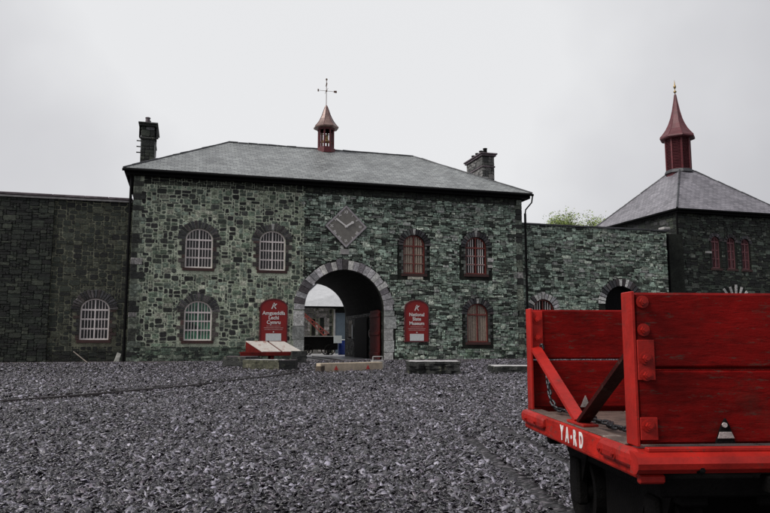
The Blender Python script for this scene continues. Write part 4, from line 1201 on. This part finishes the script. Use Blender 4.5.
# display table with two sloping panels
tb = empty('display_table', (3.6, 30.0, .1), 'low red timber display table with two sloping printed panels below the left sign', 'table')
b = MB(); b.bbox((2.28, 29.42, .40), (4.98, 29.50, .56), .01); b.build('frame', M['bench_red'], tb)
b = MB(); b.bbox((2.45, 30.6, .42), (5.0, 30.68, .56), .01); b.build('frame', M['bench_red'], tb)
for k in range(4):
    b = MB(); b.bbox((2.30, 29.52+k*.27, .50), (4.96, 29.76+k*.27, .53), .006); b.build('top_board', M['bench_red'], tb)
for x in (2.45, 3.6, 4.8):
    for y in (29.58, 30.52):
        b = MB(); b.bbox((x-.07, y-.07, .05), (x+.07, y+.07, .40), .008); b.build('leg', M['bench_red'], tb)
for q in ([(3.17, 29.46, .585), (3.94, 29.46, .585), (3.46, 30.5, 1.0), (2.58, 30.5, 1.02)], [(4.04, 29.46, .585), (4.82, 29.46, .585), (4.22, 30.5, .99), (3.57, 30.5, 1.0)]):
    vs = q+[(x, y, z-.035) for x, y, z in q]
    b = MB(); b.add(vs, [(0,1,2,3), (4,7,6,5), (0,4,5,1), (1,5,6,2), (2,6,7,3), (3,7,4,0)]); pn = b.build('panel', M['panel'], tb)
    b = MB(); a_, b_, c_, d_ = [Vector(p)-Vector((0, 0, .04)) for p in q]
    fl = lambda v: Vector((v.x, v.y, .532))
    b.add([a_, b_, c_, d_, fl(a_), fl(b_), fl(c_), fl(d_)], [(0,1,2,3), (4,7,6,5), (0,4,5,1), (1,5,6,2), (2,6,7,3), (3,7,4,0)]); b.build('panel_support', M['bench_red'], pn)
rough_slab('slate_block', [(4.30, 28.6), (4.85, 28.55), (4.95, 29.2), (4.35, 29.3)], .06, .60, [M['moss_side'], M['slab_side']], 'upright dark slate block at the right end of the display table', 'slate block', .04, 5)

# timber beam with red marks
BM_ = Matrix.Translation((5.0, 23.9, .09)) @ Matrix.Rotation(math.atan2(1.0, 2.2)*.55, 4, 'Z')
BM_ = Matrix.Translation((4.04, 20.95, .07)) @ Matrix.Rotation(R(23.6), 4, 'Z')
bt = empty('timber_beam', (4.04, 20.95, .07), 'pale sawn timber beam with red triangles lying before the archway', 'beam')
b = MB(); b.bbox((-.05, 0, 0), (2.36, .24, .27), .012, jit=.006, mat=BM_); b.build('baulk', M['beam'], bt)
for x in (.52, 1.75):
    b = MB(); b.prism([(x-.075, .06), (x+.075, .06), (x, .19)], 0, .012, lambda u, v, d: BM_ @ Vector((u, -.002-d, v))); b.build('red_triangle', M['mark_red'], bt)
b = MB(); b.bbox((-.06, -.015, -.005), (.10, .28, .20), .02, mat=BM_, jit=.01); b.build('bark_end', M['bark'], bt)
b = MB()
hx, hy = 6.0, 22.35
for (a, c) in (((hx, hy, .36), (hx, hy, .50)), ((hx, hy, .50), (hx+.32, hy, .50)), ((hx+.32, hy, .50), (hx+.32, hy, .36))): b.tube([a, c], .022, 6)
b.bbox((hx-.04, hy-.08, .12), (hx+.36, hy+.12, .37), .015)
tag(b.build('toolbox', M['pale_dress']), 'small pale carrying box with a handle behind the right end of the timber beam', 'box')

# scraps by the left wall
b = MB(); b.tube([(-4.5, 32.85, .56), (-3.86, 32.35, .10)], .022, 6); tag(b.build('pole', M['timber_pole']), 'thin grey pole leaning against the foot of the dark left wall', 'pole')
b = MB(); T_ = Matrix.Translation((-2.74, 32.55, .09)) @ Matrix.Rotation(R(14), 4, 'Y') @ Matrix.Rotation(R(-12), 4, 'X')
b.bbox((-.09, -.02, 0), (.09, .02, .42), .01, jit=.02, mat=T_); tag(b.build('slate_offcut', M['pale_slate_scrap']), 'pale slate offcut propped upright at the left corner of the gatehouse', 'slate')

# ------------------------------------------------------------------ trees beyond the right wall
def tree(x, y, zt, rad, label, seed, leaves=9000):
    rnd = random.Random(seed)
    root = empty('broadleaf_tree', (x, y, 0), label, 'tree', 'spring trees beyond the right hand wall')
    b = MB(); top = zt-rad*.9
    b.tube([(x, y, 0), (x+.1, y, top*.4), (x-.05, y+.1, top*.75), (x, y, top)], [.32, .26, .17, .08], 8)
    tips = []
    for k in range(16):
        a = rnd.uniform(0, 2*PI); z0 = rnd.uniform(top*.5, top); L = rad*rnd.uniform(.55, .95)
        e = Vector((x+L*math.cos(a), y+L*math.sin(a), z0+rad*rnd.uniform(.1, .9))); s_ = Vector((x, y, z0))
        mid = s_.lerp(e, .5)+Vector((0, 0, .25)); b.tube([s_, mid, e], [.09, .055, .02], 6); tips += [e, mid]
        for q in range(3):
            e2 = e+Vector((rnd.uniform(-.9, .9), rnd.uniform(-.9, .9), rnd.uniform(.1, .9))); b.tube([mid.lerp(e, rnd.random()), e2], [.03, .01], 5); tips.append(e2)
    b.build('trunk', M['bark'], root)
    c = MB(); tips += [Vector((x+rnd.gauss(0, rad*.35), y+rnd.gauss(0, rad*.35), top+rnd.uniform(0, rad*.8))) for _ in range(14)]
    for k in range(leaves):
        t = tips[rnd.randrange(len(tips))]; s_ = .36
        p = t+Vector((rnd.gauss(0, s_), rnd.gauss(0, s_), rnd.gauss(0, s_*.8)))
        u = Vector((rnd.gauss(0, 1), rnd.gauss(0, 1), rnd.gauss(0, 1))).normalized(); w = u.orthogonal().normalized(); L = rnd.uniform(.07, .13)
        g_ = rnd.uniform(.6, 1.3); c.add([p-u*L, p+w*L*.55, p+u*L, p-w*L*.55], [(0,1,2,3)], 0, (.20*g_, .26*g_, .07*g_))
    c.build('crown', M['leaf'], root, fix=False)
tree(31.9, 55, 11.45, 1.5, 'pale green bushy treetop showing nearest the gatehouse above the right wall', 3)
tree(33.6, 56.5, 11.4, 1.4, 'second pale green treetop just right of the first above the wall', 5, 7000)
tree(36.2, 56, 12.0, 1.1, 'small green treetop peeping out beside the pavilion roof edge', 8, 5000)

# ------------------------------------------------------------------ slate chippings
rng = np.random.default_rng(5)
th = R(16)
def scatter(d0, d1, dens, s0, s1):
    wid = .64
    area = wid*(d1*d1-d0*d0); n = int(area*dens)
    d = np.sqrt(rng.uniform(d0*d0, d1*d1, n)); l = rng.uniform(-wid, wid, n)*d
    x = l*math.cos(th)+d*math.sin(th); y = -l*math.sin(th)+d*math.cos(th)
    s = s0+(s1-s0)*rng.random(n)**1.8
    return x, y, s
parts = [scatter(2.6, 7, 2900, .010, .036), scatter(7, 12, 1500, .012, .042), scatter(12, 20, 480, .02, .055), scatter(20, 38, 120, .03, .07)]
X = np.concatenate([p[0] for p in parts]); Y = np.concatenate([p[1] for p in parts]); S = np.concatenate([p[2] for p in parts])
keep = (Y < 32.6)
edge_ = 31.0+.5*np.sin(X*.9)+.35*np.sin(X*2.3+1)
keep &= (Y < edge_) | ((rng.random(len(X)) < .12)) | (X > 17)
for rp in (RP1, RP2, RP3, RP4):
    a = np.array(rp); 
    for i in range(len(a)-1):
        p, q = a[i], a[i+1]; d = q-p; L2 = (d**2).sum()
        m = (np.abs(X-p[0]) < 3) & (np.abs(Y-p[1]) < 3)
        idx = np.where(m & keep)[0]
        t = np.clip(((X[idx]-p[0])*d[0]+(Y[idx]-p[1])*d[1])/L2, 0, 1)
        dist = np.hypot(X[idx]-p[0]-t*d[0], Y[idx]-p[1]-t*d[1])
        keep[idx[dist < .075]] = False
X, Y, S = X[keep], Y[keep], S[keep]; n = len(X)
ang = rng.uniform(0, 2*PI, n); asp = rng.uniform(.3, .8, n); thk = S*rng.uniform(.07, .2, n)
K = 5
pa = np.arange(K)*2*PI/K+rng.uniform(-.5, .5, (n, K)); pr = rng.uniform(.65, 1.25, (n, K))
lx = np.cos(pa)*pr*S[:, None]; ly = np.sin(pa)*pr*S[:, None]*asp[:, None]
ca, sa = np.cos(ang)[:, None], np.sin(ang)[:, None]
hx_ = lx*ca-ly*sa; hy_ = lx*sa+ly*ca
ta = rng.normal(0, .36, (n, 2))
hz = hx_*ta[:, :1]+hy_*ta[:, 1:]
zc = gz(X, Y)+rng.uniform(0.0, .045, n)+thk*.3
V = np.zeros((n, 2*K, 3), dtype=np.float32)
V[:, :K, 0] = X[:, None]+hx_*.96; V[:, :K, 1] = Y[:, None]+hy_*.96; V[:, :K, 2] = zc[:, None]+hz+thk[:, None]/2
V[:, K:, 0] = X[:, None]+hx_; V[:, K:, 1] = Y[:, None]+hy_; V[:, K:, 2] = zc[:, None]+hz-thk[:, None]/2
me = bpy.data.meshes.new('slate_chippings')
me.vertices.add(n*2*K); me.vertices.foreach_set('co', V.ravel())
tmpl = list(range(K)); lt = tmpl[:]
for k in range(K): lt += [K+k, K+(k+1) % K, (k+1) % K, k]
lt = np.array(lt); LI = (np.arange(n)[:, None]*2*K+lt[None, :]).ravel().astype(np.int32)
tot = np.array([K]+[4]*K); st = np.concatenate([[0], np.cumsum(tot)[:-1]])
me.loops.add(len(LI)); me.loops.foreach_set('vertex_index', LI)
me.polygons.add(n*(K+1)); me.polygons.foreach_set('loop_start', (np.arange(n)[:, None]*len(lt)+st[None, :]).ravel().astype(np.int32))
try: me.polygons.foreach_set('loop_total', np.tile(tot, n).astype(np.int32))
except Exception: pass
me.materials.append(M['chip'])
me.update(calc_edges=True); me.validate()
pal = np.array([(.19, .175, .20), (.30, .285, .32), (.09, .08, .095), (.03, .026, .03), (.52, .50, .54), (.17, .14, .165), (.25, .24, .26), (.05, .043, .05), (.14, .13, .13), (.018, .016, .018), (.03, .026, .03), (.05, .045, .055), (.02, .018, .02), (.46, .44, .50), (.012, .01, .012)])
tc_ = pal[rng.integers(0, len(pal), n)]*np.array([.70, .69, .75])*rng.uniform(.65, 1.35, (n, 1))
damp = np.sin(X*.55+.8*np.sin(Y*.31))*np.sin(Y*.42+1.1*np.sin(X*.23+2))+.5*np.sin(X*1.7+Y*.9)*np.sin(Y*1.3-X*.6)
tc_ *= (1-.28*np.clip(damp+.2, 0, 1))[:, None]
C4 = np.ones((n, 2*K, 4), dtype=np.float32); C4[:, :, :3] = tc_[:, None, :]
at = me.color_attributes.new('tint', 'FLOAT_COLOR', 'POINT'); at.data.foreach_set('color', C4.ravel())
o = bpy.data.objects.new('slate_chippings', me); COL.objects.link(o)
tag(o, 'loose purple grey slate chippings covering the yard', 'gravel', kind='stuff')
print('chips', n)

# ------------------------------------------------------------------ camera, sky, light
cam = bpy.data.cameras.new('camera'); co = bpy.data.objects.new('camera', cam); COL.objects.link(co)
co.location = (0, 0, 1.0); co.rotation_euler = (PI/2+R(6.9), 0, -R(16)); cam.sensor_width = 36; cam.lens = 700/770*36; cam.clip_end = 2000
sc.camera = co
EL, AZ = R(46), R(-80)     # towards the sun: azimuth from -Y (behind the camera) round to the left
sd = Vector((math.cos(EL)*math.sin(AZ), -math.cos(EL)*math.cos(AZ), math.sin(EL)))
sun = bpy.data.lights.new('sun', 'SUN'); sun.energy = 2.4; sun.angle = R(25); sun.color = (1, .97, .92)
so = bpy.data.objects.new('sun', sun); COL.objects.link(so); so.rotation_euler = sd.to_track_quat('Z', 'Y').to_euler()
w = bpy.data.worlds.new('World'); sc.world = w; w.use_nodes = True
nt = w.node_tree; N_ = nt.nodes; L_ = nt.links
bg = N_['Background']
sky = N_.new('ShaderNodeTexSky'); sky.sky_type = 'NISHITA'; sky.sun_disc = False; sky.sun_elevation = EL; sky.sun_rotation = math.atan2(sd.x, sd.y)
sky.air_density = 1; sky.dust_density = 4
hs = N_.new('ShaderNodeHueSaturation'); hs.inputs['Saturation'].default_value = .12; L_.new(sky.outputs[0], hs.inputs['Color'])
tcw = N_.new('ShaderNodeTexCoord')
nz = N_.new('ShaderNodeTexNoise'); nz.inputs['Scale'].default_value = 1.6; nz.inputs['Detail'].default_value = 5; nz.inputs['Roughness'].default_value = .5
L_.new(tcw.outputs['Generated'], nz.inputs['Vector'])
dot = N_.new('ShaderNodeVectorMath'); dot.operation = 'DOT_PRODUCT'
br_ = Vector((math.sin(R(14)), math.cos(R(14)), .36)).normalized(); dot.inputs[1].default_value = br_
L_.new(tcw.outputs['Generated'], dot.inputs[0])
rp = N_.new('ShaderNodeValToRGB'); cr_ = rp.color_ramp
stops = [(0, (3.4, 3.4, 3.6)), (.5, (4.2, 4.2, 4.5)), (.86, (4.0, 3.9, 4.25)), (.93, (4.6, 4.6, 4.85)), (.965, (5.7, 5.72, 5.95)), (1.0, (7.1, 7.15, 7.3))]
while len(cr_.elements) < len(stops): cr_.elements.new(.5)
for e, (p, c) in zip(cr_.elements, stops): e.position = p; e.color = (*[q/10 for q in c], 1)
mp = N_.new('ShaderNodeMath'); mp.operation = 'MULTIPLY_ADD'; mp.inputs[1].default_value = .5; mp.inputs[2].default_value = .5
L_.new(dot.outputs['Value'], mp.inputs[0]); 
ad = N_.new('ShaderNodeMath'); ad.operation = 'MULTIPLY_ADD'; ad.inputs[1].default_value = .19; L_.new(nz.outputs['Fac'], ad.inputs[0])
sb_ = N_.new('ShaderNodeMath'); sb_.operation = 'SUBTRACT'; sb_.inputs[1].default_value = .095
L_.new(mp.outputs[0], ad.inputs[2]); L_.new(ad.outputs[0], sb_.inputs[0]); L_.new(sb_.outputs[0], rp.inputs['Fac'])
sc10 = N_.new('ShaderNodeVectorMath'); sc10.operation = 'SCALE'; sc10.inputs['Scale'].default_value = 10; L_.new(rp.outputs['Color'], sc10.inputs[0])
mx = N_.new('ShaderNodeMix'); mx.data_type = 'RGBA'; mx.inputs[0].default_value = .9   # cloud cover over the clear sky
L_.new(hs.outputs[0], mx.inputs[6]); L_.new(sc10.outputs[0], mx.inputs[7]); L_.new(mx.outputs[2], bg.inputs['Color'])
bg.inputs['Strength'].default_value = .1
sc.view_settings.view_transform = 'Standard'; sc.view_settings.look = 'None'; sc.view_settings.gamma = 1; sc.view_settings.exposure = .27
sc.view_settings.use_curve_mapping = False
sc.cycles.use_denoising = True
